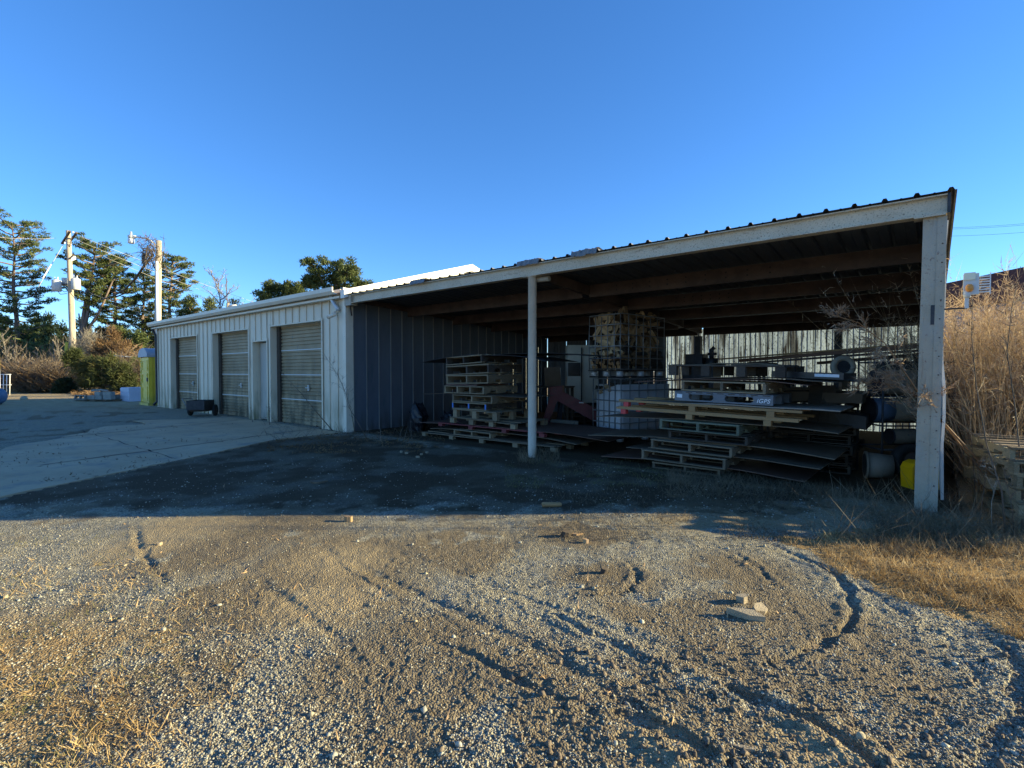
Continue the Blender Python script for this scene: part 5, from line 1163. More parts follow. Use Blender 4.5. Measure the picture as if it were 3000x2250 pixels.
for q in range(4): MB().box((-.05, -.05, 0), (.05, .05, .30), mat=Matrix.Translation(along(z2)+ad*(.6+.28*q)+Vector((0, 0, -.15)))).build('fuse_cutout', white_paint, t)
for px_, py_, hh in ((165, 816, 1.08), (221, 812, 1.02)):
    p = PF(px_+1, py_+20, 43.6)-UP
    can = MB().lathe([(.30, -.5), (.33, -.48), (.335, .38), (.30, .44), (.12, .52)], 16, Matrix.Translation(p)).build('transformer', can_mat, t)
    for dx in (-.14, .12): MB().lathe([(.04, .45), (.055, .5), (.03, .6), (.05, .65), (.02, .72)], 8, Matrix.Translation(p+rt*dx)).build('bushing', white_paint, can)
    MB().tube([p+Vector((0, 0, .15)), Vector((along(p.z).x, along(p.z).y, p.z+.15))], .05, 6).build('hanger', dark_steel, t)
MB().lathe([(.22, -.35), (.22, .3)], 12, Matrix.Translation(PF(190, 825, 44.2)-UP)).build('transformer', can_mat, t)
for a, b, sg in (((186, 800), (200, 790), .5), ((158, 840), (196, 860), .9), ((176, 845), (200, 852), .5), ((204, 855), (240, 885), .6)):
    pa = PF(*a, 43.7)-UP; pb = PF(*b, 43.8)-UP
    MB().tube([pa, (pa+pb)/2-Vector((0, 0, sg*.4)), pb], .025, 5).build('jumper_cable', cable_mat, t)
def wire(name, label, a, b, sag, rad=.02, mat=wire_mat, grp='overhead wires'):
    pts = []
    for i in range(15):
        u = i/14; p = a.lerp(b, u); p.z -= sag*4*u*(1-u); pts.append(p)
    return solo(MB().tube(pts, rad, 5), name, mat, label, 'wire', group=grp)
wire('overhead_wire', 'upper bright wire running right from the top crossarm of the utility pole', PF(234, 692, 43.5), PF(1180, 1010, 95), 1.0, .014)
wire('overhead_wire', 'second bright wire running right from the crossarm of the utility pole', PF(222, 702, 43.5), PF(1180, 1030, 95), 1.2, .014)
wire('overhead_wire', 'third bright wire running right, lowest at the top crossarm', PF(212, 712, 43.8), PF(1150, 1045, 95), 1.2, .014)
wire('overhead_wire', 'bright wire running left from the utility pole top past the big pine', PF(165, 697, 43.5), PF(-150, 672, 34), .3, .012)
wire('overhead_wire', 'low bright wire running right across the trees to the garage roof', PF(262, 857, 43.8), PF(760, 930, 40), .9, .013)
wire('overhead_wire', 'lowest wire passing right behind the lamp pole', PF(300, 886, 47), PF(760, 945, 45), .6, .010)
wire('guy_wire', 'white guard on the slanting guy wire left of the utility pole', PF(150, 774, 43), PF(124, 817, 42.6), 0, .045, white_paint, 'guy wires')
wire('guy_wire', 'slanting guy wire running down left from the utility pole crossarm', PF(188, 712, 43.9), PF(112, 842, 42.3), 0, .022, wire_mat, 'guy wires')
for q, (ya, yb) in enumerate(((668, 652), (672, 656), (692, 678))):
    wire('overhead_wire', ['topmost thin dark wire in the sky right of the carport', 'middle thin dark wire in the sky right of the carport', 'lowest thin dark wire in the sky right of the carport'][q], PF(2700, ya, 60), PF(3120, yb-8, 45), .2, .012, cable_mat, 'wires beyond the carport')
q = PF(193, 1100, 41); t = thing('yellow_guy_marker', 'yellow plastic marker on the guy wire at the foot of the utility pole', 'marker', (q.x, q.y, 0))
MB().tube([(0, 0, .0), (0, 0, 2.0)], .03, 6).build('rod', yellow_paint, t); MB().tube([PF(190, 1095, 41)-t.location, PF(195, 1003, 41)-t.location], .10, 8).build('sleeve', yellow_paint, t)
LB = PF(466, 1150, 33); LB.z = 0; LT = PF(464, 706, 33)-LB
t = thing('lamp_pole', 'wooden pole with a curved street lamp arm and a tangle of dead vines', 'utility pole', tuple(LB))
MB().tube([(0, 0, -.2), (.02, .0, LT.z*.5), (LT.x+.1, LT.y, LT.z)], [.21, .19, .16], 12).build('pole', pole_wood, t)
MB().tube([PF(462, 1100, 32.7)-LB, PF(461, 940, 32.7)-LB, PF(459, 765, 32.7)-LB], .09, 10).build('riser_pipe', white_paint, t)
MB().tube([PF(449, 712, 32.8)-LB, PF(438, 702, 32.8)-LB, PF(420, 697, 32.8)-LB, PF(398, 694, 32.8)-LB], .055, 8).build('lamp_arm', galv, t)
hp = PF(384, 694, 32.8)-LB
MB().tube([PF(398, 694, 32.8)-LB, hp+rt*-.05], [.09, .16], 10).lathe([(.13, -.14), (.19, 0), (.19, .06), (.08, .14)], 12, Matrix.Translation(hp)).tube([hp, hp+Vector((0, 0, .33))], .06, 8).build('lamp_head', galv, t)
MB().lathe([(.14, -.42), (.19, -.38), (.19, -.15), (.15, -.12)], 12, Matrix.Translation(hp)).build('lamp_glass', M('lamp_glass', [(.7, .72, .75), (.8, .8, .8)], 3, .2, bump=0), t)
n_ = 420; cpt = np.array(PF(444, 742, 32.6)-LB); b = cpt+rg.normal(size=(n_, 3))*np.array([.32, .32, .45]); tp = b+rg.normal(size=(n_, 3))*np.array([.3, .3, .4])+np.array([-.05, -.05, -.15])
V_, F_ = blades(b, tp, .03); o = fastobj('dead_vines', V_, F_, twigmat); o.parent = t
vb = [np.array(PF(430-rnd.random()*12, 735+rnd.random()*30, 32.6)-LB) for _ in range(80)]; V_, F_ = blades(vb, [v+np.array([rnd.uniform(-.2, .1), 0, -rnd.uniform(.2, .8)]) for v in vb], .03); o = fastobj('hanging_vines', V_, F_, paletwig); o.parent = t
solo(MB().tube([PF(447, 748, 32.9), PF(425, 775, 34), PF(398, 815, 36), PF(366, 848, 38), PF(330, 868, 40), PF(290, 880, 42)], [.09, .09, .08, .07, .06, .05], 6), 'slack_cable', cable_mat, 'thick dark slack cable hanging from the vine covered pole to the left', 'cable')
q = PF(668, 930, 45); t = thing('roof_pole', 'short pale pole with a white fitting standing up behind the garage roof', 'pole', (q.x, q.y, 0))
MB().tube([(0, 0, 0), (0, 0, PF(668, 888, 45).z)], .13, 8).build('pole', pole_wood, t); MB().tube([Vector((0, 0, PF(668, 896, 45).z)), PF(692, 895, 45)-t.location], .09, 6).build('arm', white_paint, t)
q = PF(405, 1065, 40); t = thing('yellow_machine', 'small yellow machine glimpsed between the bushes and the portable toilet', 'machine', (q.x, q.y, 0), (0, 0, YAW))
zc = PF(405, 1058, 40).z
MB().box((-.35, -.3, zc-.55), (.35, .3, zc+.35)).box((-.5, -.3, zc-.2), (-.36, .3, zc+.25)).build('bucket', yellow_paint, t); MB().box((-.9, -.2, .1), (.5, .3, zc-.56)).build('body', dark_steel, t)
MB().tube([(-.3, 0, zc+.3), (-1.9, 0, zc+.42)], .06, 6).build('boom', can_mat, t)
for x in (-.7, .3): link('wheel', tyre_mb(.45, .3).mesh('wheel', black), t, (x, -.4, .45), (math.pi/2, 0, 0))

# ================================================================== TREES
def tuft_cloud(cs, rad_, n_per, blen, wid, flat=.6, up=.25):
    """short needle blades around many clump centres"""
    cs = np.asarray(cs, float); n = len(cs)*n_per
    c = np.repeat(cs, n_per, 0); r = np.repeat(np.broadcast_to(rad_, (len(cs),)), n_per)[:, None]
    d = rg.normal(size=(n, 3)); d /= np.linalg.norm(d, axis=1, keepdims=True)
    b = c+d*np.array([1, 1, flat])*r*(rg.random((n, 1))**.5)
    dd = d*.7+rg.normal(size=(n, 3))*.5; dd[:, 2] += up; dd /= np.linalg.norm(dd, axis=1, keepdims=True)
    return tris(b, b+dd*blen*(.6+.8*rg.random((n, 1))), wid)
def limb_path(a, b, droop=.1, n=5, wob=.12):
    a = Vector(a); b = Vector(b); L_ = (b-a).length; pts = []
    for i in range(n+1):
        u = i/n; p = a.lerp(b, u); p.z += -droop*L_*math.sin(math.pi*u)
        if 0 < i < n: p += Vector((rnd.uniform(-1, 1), rnd.uniform(-1, 1), rnd.uniform(-.6, .6)))*wob*L_*.25
        pts.append(p)
    return pts
def layered_pine(label, px, f, ptop, pbase_crown, half_px, lean=0, seed=1, tr=.32, bare=False, n_limb=44, forks=None, dens=26, profile=None, grp='tall pines beyond the yard'):
    global rnd
    keep = rnd; rnd = random.Random(seed)
    base = PF(px, 1150, f); base.z = 0; H_ = PF(px, ptop, f).z; hc = PF(px, pbase_crown, f).z; HW = half_px/F*f
    t = thing('pine_tree', label, 'tree', tuple(base), group=grp)
    ltop = rt*(lean/F*f)+Vector((0, 0, H_)); mb = MB()
    def tk(z):
        u = z/H_; return rt*(lean/F*f)*u**1.5+Vector((0, 0, z))+rt*.15*math.sin(z*.7+seed)
    mb.tube([tk(H_*i/10) for i in range(11)], [tr*(1-.085*i) for i in range(11)], 8)
    if forks:
        for z0, dx, z1, r0 in forks: mb.tube([tk(z0), tk(z0)+rt*dx*.5+Vector((0, 0, (z1-z0)*.4)), tk(z0)+rt*dx+Vector((0, 0, z1-z0))], [r0, r0*.8, r0*.4], 7)
    mb.build('trunk', bark, t)
    lb = MB(); cl = []; rd = []
    for i in range(n_limb):
        u = (i+rnd.random())/n_limb; z = hc+(H_-hc)*u*.985
        a = i*2.4+rnd.random()*.8; pf = profile(u) if profile else (1-u)**.55*(.75+.25*math.sin(u*9+seed))
        L_ = HW*max(.16, pf)*(.72+.5*rnd.random())
        e = tk(z)+Vector((math.cos(a)*L_, math.sin(a)*L_, L_*(.05+.35*u)+rnd.uniform(-.3, .3)))
        pts = limb_path(tk(z-.2), e, droop=.04+.07*(1-u)); lb.tube(pts, [.085*tr/.32*(1-.8*k/5)+.012 for k in range(6)], 5, caps=False)
        nclump = max(3, int(L_*1.9))
        for k in range(nclump):
            v = .35+.65*(k+rnd.random())/nclump; ii = min(4, int(v*5)); p = pts[ii].lerp(pts[ii+1], v*5-ii if v < 1 else 1)
            sd_ = Vector((-math.sin(a), math.cos(a), 0))*rnd.uniform(-1, 1)*L_*.28*(.4+v)*.8
            c_ = p+sd_+Vector((0, 0, rnd.uniform(-.05, .35))); cl.append(c_); rd.append(rnd.uniform(.32, .62))
            if abs(sd_.length) > .4: lb.tube([p-sd_.normalized()*0, c_], [.025, .01], 4, caps=False)
    cl.append(tk(H_*.985)); rd.append(.45)
    for i in range(14 if bare else 5):      # dead lower branches
        z = hc*(.45+.55*rnd.random()); a = rnd.random()*6.28; L_ = HW*(.3+.5*rnd.random())
        lb.tube(limb_path(tk(z), tk(z)+Vector((math.cos(a)*L_, math.sin(a)*L_, -L_*rnd.uniform(-.1, .35))), .1), [.05, .045, .035, .03, .02, .01], 4, caps=False)
    lb.build('branches', bark, t)
    V_, F_ = tuft_cloud([tuple(c) for c in cl], np.array(rd), int(dens*1.9), .26, .10, flat=.34); o = fastobj('crown', V_, F_, needle); o.parent = t
    rnd = keep; return t
layered_pine('tall open pine with long flat boughs at the far left', 52, 60, 650, 1010, 98, lean=-4, seed=3, n_limb=54, bare=True, dens=34, profile=lambda u: .35+.62*math.sin(math.pi*min(1, (1-u)*.80+.16))**.8)
layered_pine('forked pine with dark crown between the two wooden poles', 233, 58, 712, 890, 68, lean=58, seed=5, n_limb=34, dens=40, forks=[(5.5, 3.8, 12.5, .17), (5.0, -.4, 8.2, .15), (5.2, 1.2, 13.0, .2)], profile=lambda u: .5+.5*math.sin(math.pi*min(1, u*.8+.1)))
layered_pine('broad dense pine right behind the slack cable', 335, 60, 760, 960, 66, lean=10, seed=8, n_limb=44, dens=42, profile=lambda u: .45+.55*math.sin(math.pi*min(1, (1-u)*.75+.1)))
layered_pine('pine whose crown is crossed by the lamp pole', 425, 64, 806, 990, 48, seed=12, n_limb=32, dens=38, profile=lambda u: .5+.5*math.sin(math.pi*min(1, (1-u)*.75+.1)))
layered_pine('pine just right of the lamp pole above the garage roof', 500, 62, 756, 960, 62, lean=8, seed=17, n_limb=42, dens=40, profile=lambda u: .4+.6*math.sin(math.pi*min(1, (1-u)*.8+.08)))
layered_pine('low pine at the right foot of the trees by the lamp pole', 562, 60, 880, 1010, 50, seed=19, n_limb=22, dens=34)
def round_pine(label, px, f, ptop, pbot, half_px, seed, lobes, nb=120, dens=70, grp='pines behind the garage roof'):
    global rnd
    keep = rnd; rnd = random.Random(seed)
    base = PF(px, 1150, f); base.z = 0; t = thing('pine_tree', label, 'tree', tuple(base), group=grp); H_ = PF(px, ptop, f).z; zb = PF(px, pbot, f).z
    mb = MB().tube([(0, 0, 0), (.1, 0, zb*.6), (0, .1, H_*.85)], [.4, .33, .15], 8)
    cl = []; rd = []
    for lx, lz, lr in lobes:           # lobes in pixels relative to px, absolute row, radius px
        c_ = rt*(lx/F*f)+Vector((0, 0, PF(px, lz, f).z))+fwv*rnd.uniform(-1, 1); rr = lr/F*f
        mb.tube(limb_path((0, 0, zb*.8), c_, .0), [.2, .17, .14, .11, .08, .05], 5, caps=False)
        for k in range(nb//len(lobes)):
            d = Vector((rnd.gauss(0, 1), rnd.gauss(0, 1), rnd.gauss(0, 1))).normalized()*rr*rnd.uniform(.45, 1.15); d.z *= .85
            cl.append(c_+d); rd.append(rnd.uniform(.35, .62))
            if k % 4 == 0: mb.tube([c_, c_+d], [.05, .015], 4, caps=False)
    mb.build('trunk', bark, t); V_, F_ = tuft_cloud([tuple(c) for c in cl], np.array(rd), int(dens*1.5), .27, .13, flat=.55); o = fastobj('crown', V_, F_, needle); o.parent = t
    rnd = keep
round_pine('big round crowned pine rising over the middle of the garage roof', 985, 55, 748, 850, 86, 31, [(-45, 790, 36), (5, 785, 40), (45, 800, 36), (-62, 830, 26), (-20, 835, 40), (35, 835, 42), (-5, 870, 50), (70, 835, 24)], nb=210, dens=52)
round_pine('smaller two lobed pine left of the big round pine', 828, 58, 812, 870, 60, 33, [(-35, 842, 24), (-5, 850, 28), (30, 845, 24), (50, 860, 22), (-40, 872, 28), (10, 880, 34)], nb=130, dens=46)
def bare_tree(label, px, f, ptop, half_px, seed, mat=bark_grey, n=9, grp='bare trees behind the garage roof', tr=.14):
    global rnd
    keep = rnd; rnd = random.Random(seed)
    base = PF(px, 1150, f); base.z = 0; H_ = PF(px, ptop, f).z; HW = half_px/F*f; t = thing('bare_tree', label, 'tree', tuple(base), group=grp); mb = MB()
    def tk(z): return rt*(.35*math.sin(z*.5+seed))+Vector((0, 0, z))
    mb.tube([tk(H_*.92*i/8) for i in range(9)], [tr*(1-.1*i) for i in range(9)], 6); tw_b = []; tw_t = []
    for i in range(n):
        z = H_*(.42+.5*i/n); a = i*2.4+rnd.random(); L_ = HW*(1-.5*i/n)*(.7+.5*rnd.random()); e = tk(z)+Vector((math.cos(a)*L_, math.sin(a)*L_, L_*rnd.uniform(.8, 1.6)))
        pts = limb_path(tk(z), e, -.05, wob=.2); mb.tube(pts, [v_*tr/.14 for v_ in (.06, .05, .04, .03, .022, .012)], 5, caps=False)
        for k in range(14):
            v = rnd.random(); ii = min(4, int(v*5)); p = pts[ii].lerp(pts[ii+1], v*5-ii); q = p+Vector((rnd.uniform(-1, 1), rnd.uniform(-1, 1), rnd.uniform(.2, 1.4)))*L_*.32
            tw_b.append(p); tw_t.append(q)
            for _ in range(3): w2 = p.lerp(q, rnd.random()); tw_b.append(w2); tw_t.append(w2+Vector((rnd.uniform(-1, 1), rnd.uniform(-1, 1), rnd.uniform(.1, 1)))*L_*.16)
    mb.build('trunk', mat, t); V_, F_ = blades([tuple(v) for v in tw_b], [tuple(v) for v in tw_t], .035); o = fastobj('twigs', V_, F_, paletwig); o.parent = t
    rnd = keep
bare_tree('pale bare tree with spreading twigs above the garage roof', 640, 58, 785, 66, 41, n=13)
bare_tree('darker thin bare tree just right of the pale bare one', 676, 60, 792, 36, 43, mat=bark, n=11)
bare_tree('faint bare twiggy tree between the two round pines', 905, 75, 842, 34, 47)
bare_tree('low faint bare tree at the left end of the small round pine', 735, 70, 868, 40, 49)
bare_tree('thin pale bare sapling leaning at the far left edge', 12, 46, 960, 26, 51, tr=.09, grp='bare saplings in the thicket')
for q, (px_, f_, pt_, s_) in enumerate(((52, 45, 1000, 61), (105, 47, 1010, 62), (150, 48, 985, 63), (168, 47, 965, 64), (182, 46, 980, 65), (36, 46, 1020, 66), (88, 46, 1045, 67))):
    bare_tree(['pale straight sapling before the big pine trunk', 'thin bare sapling right of the big pine trunk', 'leaning pale sapling left of the utility pole', 'taller leaning sapling close to the utility pole', 'dark thin sapling touching the utility pole', 'crooked low sapling below the big pine', 'short bare sapling in the brown thicket'][q], px_, f_, pt_, 14, s_, n=6, tr=.07, grp='bare saplings in the thicket')
# conifers of the wood edge
for q, (px_, pt_, hw, f_) in enumerate(((15, 925, 34, 66), (70, 950, 30, 70), (110, 935, 26, 72), (150, 918, 22, 68), (185, 945, 24, 70), (245, 925, 30, 66), (300, 960, 30, 64), (355, 965, 34, 56), (-40, 910, 40, 66), (430, 930, 40, 66), (480, 960, 36, 68), (620, 872, 34, 62), (690, 880, 40, 66), (580, 905, 30, 64), (760, 905, 38, 70))):
    base = PF(px_, 1150, f_); base.z = 0; H_ = PF(px_, pt_, f_).z; HW = hw/F*f_
    t = thing('conifer', ['dark conifer in the wood edge', 'mid green conifer in the wood edge'][q % 2]+[' at the far left', ' behind the big pine trunk', ' right of the big pine', ', spiky topped, left of the utility pole', ' just left of the utility pole', ' just right of the utility pole', ' behind the orange bush', ' behind the cedar bush top', ' beyond the left edge', ' behind the portable toilet', ' behind the garage corner', ' below the pale bare tree', ' below the darker bare tree', ' left of the bare trees, low over the roof', ' left of the smaller round pine, low over the roof'][q], 'tree', tuple(base), group='conifers along the wood edge')
    MB().tube([(0, 0, 0), (0, 0, H_*.95)], [.16, .04], 6).build('trunk', bark, t); cl = []; rd = []
    for k in range(70):
        u = rnd.random()**.8; rr = HW*(1-u)**.6*(.5+.6*rnd.random()); a = rnd.random()*6.28; cl.append((rr*math.cos(a), rr*math.sin(a), H_*(.12+.86*u))); rd.append(.5+.25*rnd.random())
    V_, F_ = tuft_cloud(cl, np.array(rd), 34, .34, .13, flat=.8, up=.7); o = fastobj('crown', V_, F_, [needle_dark, needle_dark, needle][q % 3]); o.parent = t
# brown brush of the wood: stuff
def brush(name, mat, pxa, pxb, fa_, fb_, hmin, hmax, n, wid, lean=.25, blen=.9):
    f_ = fa_+(fb_-fa_)*rg.random(n); px_ = pxa+(pxb-pxa)*rg.random(n); x = (px_-1500)/F*f_
    B = np.stack([x*math.cos(YAW)-f_*math.sin(YAW), x*math.sin(YAW)+f_*math.cos(YAW), np.zeros(n)], 1)
    h = (hmin+(hmax-hmin)*rg.random(n))*(.55+.9*fbm(px_*.02, f_*.1, 3)); B[:, 2] = h*rg.random(n)*.75
    ll = np.minimum(h*.45, blen)*(.5+rg.random(n)); T = B+np.stack([rg.normal(size=n)*lean*ll, rg.normal(size=n)*lean*ll, ll], 1)
    V_, F_ = blades(B, T, wid*(.6+.8*rg.random(n))); o = fastobj(name, V_, F_, mat)
    o['kind'] = 'stuff'
    return o
brush('far_brushwood', twigmat, -260, 900, 50, 70, 2.0, 5.6, 36000, .04, .5)
brush('brown_undergrowth', deadleaf, -260, 520, 52, 76, 1.2, 3.5, 12000, .10, .9, .4)
brush('green_undergrowth', needle, -260, 560, 54, 74, 2.5, 7.0, 36000, .15, .8, .45)
brush('dark_understory', needle_dark, -400, 1100, 66, 84, 5.5, 9.5, 46000, .24, .7, .6)
brush('bramble_thicket', twigmat, 30, 205, 38, 46, 1.2, 2.4, 9000, .03, 1.1)
brush('bramble_leaves', deadleaf, 30, 205, 38, 46, .8, 1.9, 5000, .05, 1.1)
brush('dry_grass_tops', reedmat, 55, 200, 45, 49, 1.6, 3.0, 5000, .03, .3)
brush('low_brush_behind_toilet', twigmat, 340, 470, 38, 46, 1.5, 3.4, 5000, .03, .9)
brush('rusty_leaf_pile', deadleaf, 385, 470, 44, 47, 2.6, 5.0, 2600, .14, 1.3, .25)
brush('dead_leaf_litter', deadleaf, 210, 420, 33, 38, .05, .25, 2500, .05, 1.5)
# the cedar bush and the brown dead bush behind it
def bush(label, name, px, pbase, f, spec, mat, seed, blen, wid, dens, stem=bark, group=None, flat=.6, up=.3, rad_=.35):
    base = PF(px, pbase, f); base.z = 0; t = thing(name, label, 'bush', tuple(base), group=group); mb = MB(); cl = []
    for qx, qy, rr in spec:
        e = PF(qx, qy, f)-Vector((base.x, base.y, 0)); pts = limb_path((0, 0, .1), e, .02, wob=.15); mb.tube(pts, [.07, .06, .05, .04, .03, .015], 5, caps=False)
        R_ = rr/F*f
        for k in range(16):
            d = Vector((rnd.gauss(0, 1), rnd.gauss(0, 1), rnd.gauss(0, 1))).normalized()*R_*rnd.random()**.4; c_ = e+d; c_.z = max(.15, c_.z); cl.append(tuple(c_))
    mb.build('stems', stem, t); V_, F_ = tuft_cloud(cl, rad_, dens, blen, wid, flat, up); o = fastobj('foliage', V_, F_, mat); o.parent = t; return t
bush('dark green cedar bush leaning left in front of the utility pole', 'cedar_bush', 345, 1165, 37, [(205, 1050, 16), (225, 1065, 20), (240, 1085, 24), (215, 1035, 12), (265, 1070, 26), (260, 1105, 26), (290, 1085, 28), (300, 1110, 30), (330, 1095, 30), (345, 1120, 26), (370, 1110, 24), (320, 1060, 22), (285, 1120, 24), (365, 1080, 22), (250, 1120, 16), (352, 1140, 18), (385, 1130, 16)], cedar, 71, .34, .045, 44, flat=.8, up=.3, rad_=.26)
bush('orange brown dead bush rising behind the cedar bush', 'dead_bush', 330, 1160, 41, [(330, 975, 14), (300, 1010, 22), (325, 1020, 26), (350, 1010, 24), (285, 1040, 20), (345, 1045, 28), (370, 1050, 22), (310, 1050, 26), (360, 1080, 24)], deadleaf, 73, .30, .05, 34, flat=1, up=.8, rad_=.35)
bush('pale grey twiggy bush between the utility pole and the dead bush', 'twig_bush', 262, 1160, 42, [(235, 1020, 22), (255, 1010, 24), (275, 1000, 22), (245, 1045, 24), (270, 1040, 24), (290, 1065, 20)], paletwig, 75, .75, .025, 18, flat=1, up=.9, rad_=.3)
bush('dark round evergreen bush at the foot of the utility pole', 'dark_bush', 185, 1170, 37, [(178, 1130, 14), (190, 1120, 14), (200, 1135, 12), (185, 1145, 14), (170, 1150, 10)], needle_dark, 77, .22, .06, 60, flat=.8, rad_=.25)
bush('green bush behind the dead bush near the portable toilet', 'green_bush', 390, 1160, 48, [(370, 1000, 28), (350, 975, 22), (395, 1015, 26), (385, 1040, 28), (410, 990, 18)], needle, 79, .28, .09, 50, rad_=.4)

# ================================================================== REEDS ON THE RIGHT
def reedbed(n, x0, x1, y0, y1, hmin, hmax, mat, name, wid=.011, leanx=0, cond=None):
    x = x0+(x1-x0)*rg.random(n); y = y0+(y1-y0)*rg.random(n); k = (x > .40+.0*(y-8)); x = x[k]; y = y[k]; n = len(x)
    k = (y > 6.42+.855*(x-.66)+.25+(.25*hmax-.3)) & ~((y < 9.6) & (x > .62) & (hmax > 2)); x = x[k]; y = y[k]; n = len(x)
    h = (hmin+(hmax-hmin)*rg.random(n)**1.3)*(.75+.5*vnoise(x*.9+3, y*.6)); la = rg.normal(size=(n, 2))*(.13+.34*rg.random((n, 1))**2); la[:, 0] += leanx+.10*np.sin(x*1.7+y)
    B = np.stack([x, y, np.zeros(n)], 1); T = B+np.stack([la[:, 0]*h, la[:, 1]*h, h], 1)
    bend = np.stack([rg.normal(size=n)*.07*h, rg.normal(size=n)*.07*h, np.zeros(n)], 1)
    return B, T, bend, h
def kfade(B, T): return B, T
rb = []
B, T, bd, h = reedbed(4600, .42, 1.9, 8.9, 15.2, 1.2, 3.1, reedmat, ''); rb.append(blades(B, T, .013*(.7+.7*rg.random(len(B))), bd))
# curling dry leaves on the stalks
k_ = rg.integers(0, len(B), 12000); u_ = rg.random((12000, 1))*.8+.15; P_ = B[k_]+(T[k_]-B[k_])*u_; d_l = rg.normal(size=(12000, 3))*np.array([.16, .16, .12]); d_l[:, 2] += .05
rb.append(blades(P_, P_+d_l, .012, np.abs(rg.normal(size=(12000, 3)))*np.array([0, 0, .05])))
V_, F_ = cat(rb); o = fastobj('golden_reeds', V_, F_, reedmat); o['kind'] = 'stuff'
k2 = rg.integers(0, len(B), 16000); u2 = .45+.6*rg.random((16000, 1)); P2 = B[k2]+(T[k2]-B[k2])*u2+rg.normal(size=(16000, 3))*.06; V_, F_ = tris(P2, P2+rg.normal(size=(16000, 3))*np.array([.11, .11, .12])+np.array([0, 0, .05]), .006); o = fastobj('reed_twigs', V_, F_, plume_mat); o['kind'] = 'stuff'
# feathery heads
k_ = np.repeat(rg.permutation(len(B))[:2600], 12); n_ = len(k_); P_ = T[k_]-(T[k_]-B[k_])*(rg.random((n_, 1))*.16); dd = rg.normal(size=(n_, 3))*np.array([.07, .07, .03])+np.array([0, 0, .07])
V_, F_ = tris(P_, P_+dd, .010); o = fastobj('seed_plumes', V_, F_, plume_mat); o['kind'] = 'stuff'
B, T, bd, h = reedbed(1100, .42, 1.6, 8.2, 10.5, .4, 1.2, reedmat, '', leanx=.1); V_, F_ = blades(B, T, .009, bd); o = fastobj('short_reeds', V_, F_, reedmat); o['kind'] = 'stuff'
# darker brambles at the foot of the column
def weed(label, pts, rad_, nbr, brlen, mat, heads=None, name='dead_weed', grp='tall dead weeds', seed=1, z=None, up=.4, tw=5):
    global rnd
    keep = rnd; rnd = random.Random(seed)
    b = Vector(pts[0]); t = thing(name, label, 'weed', (b.x, b.y, 0), group=grp); P = [Vector(p)-Vector((b.x, b.y, 0)) for p in pts]; n = len(P)
    MB().tube(P, [rad_*(1-.75*i/(n-1)) for i in range(n)], 6).build('stem', mat, t); bb = []; tt = []; hb = []; ht = []
    main = (P[-1]-P[0]).normalized()
    for i in range(nbr):
        u = .30+.69*(i+rnd.random())/nbr; ii = min(n-2, int(u*(n-1))); p = P[ii].lerp(P[ii+1], u*(n-1)-ii)
        d = (main*.9+Vector((rnd.gauss(0, 1), rnd.gauss(0, 1), rnd.gauss(0, 1)))*.45+Vector((0, 0, up*.3))).normalized()*brlen*(1.25-u)*(.5+.8*rnd.random()); e = p+d
        bb.append(p); tt.append(e)
        for _ in range(tw):
            q = p.lerp(e, .35+.65*rnd.random()); r_ = q+(d.normalized()+Vector((rnd.gauss(0, 1), rnd.gauss(0, 1), rnd.gauss(0, 1)))*.55)*brlen*.16; bb.append(q); tt.append(r_)
            if heads:
                for _ in range(heads): s_ = q.lerp(r_, rnd.random()); hb.append(s_); ht.append(s_+(d.normalized()+Vector((rnd.gauss(0, 1), rnd.gauss(0, 1), rnd.gauss(0, 1)))*.6)*.045)
    V_, F_ = blades([tuple(v) for v in bb], [tuple(v) for v in tt], .006); o = fastobj('side_twigs', V_, F_, mat); o.parent = t
    if heads: V_, F_ = tris([tuple(v) for v in hb], [tuple(v) for v in ht], .009); o = fastobj('seed_heads', V_, F_, plume_mat); o.parent = t
    rnd = keep; return t
stalkmat = leafmat('brown_stalks', (.20, .10, .045), (.33, .18, .085), (.50, .31, .16), .1)
def z6(x, y, f): return PF(2200+.422*x, 900+.422*y, f)
g0 = z6(1640, 1130, 5.85)
weed('tall dead plume grass leaning left across the right column', [Vector((g0.x+.25, g0.y+.25, 0)), g0, z6(1400, 870, 5.85), z6(1210, 660, 5.85), z6(1060, 440, 5.85), z6(930, 250, 5.85), z6(750, 110, 5.85), z6(560, 50, 5.85)], .015, 30, .42, stalkmat, heads=6, name='plume_grass', grp=None, seed=5, up=-.9, tw=8)
weed('second leaning plume with a drooping brown head left of the right column', [Vector((g0.x+.22, g0.y+.2, 0)), z6(1380, 860, 5.95), z6(1180, 640, 5.95), z6(1000, 540, 5.95), z6(850, 520, 5.95), z6(740, 580, 5.95)], .009, 30, .34, stalkmat, heads=5, name='plume_grass', grp=None, seed=6, up=-.3, tw=6)
wl = G(1040, 1272); weed('pale dry weed standing against the front corner of the garage', [wl, PF(1030, 1210, wl.length*0+12.2), PF(1012, 1150, 12.2), PF(990, 1100, 12.2), PF(958, 1050, 12.2)], .012, 26, .5, paletwig, name='dead_weed', seed=7)
w2_ = G(985, 1262); weed('dark dry stalk leaning across the third garage door', [Vector((w2_.x, w2_.y-.1, 0)), PF(930, 1210, 13.0), PF(880, 1150, 13.2), PF(820, 1085, 13.6)], .012, 10, .4, twigmat, name='dead_weed', seed=8)
w2_ = G(1075, 1285); weed('thin dark stalk leaning against the blue side wall', [w2_, PF(1050, 1240, 12.2), PF(1020, 1190, 12.4), PF(1000, 1120, 12.6)], .010, 8, .3, twigmat, seed=9)
w2_ = G(740, 1238); weed('small scraggly weed at the left jamb of the narrow door', [w2_, PF(738, 1205, 17), PF(736, 1172, 17)], .010, 14, .4, twigmat, seed=10)
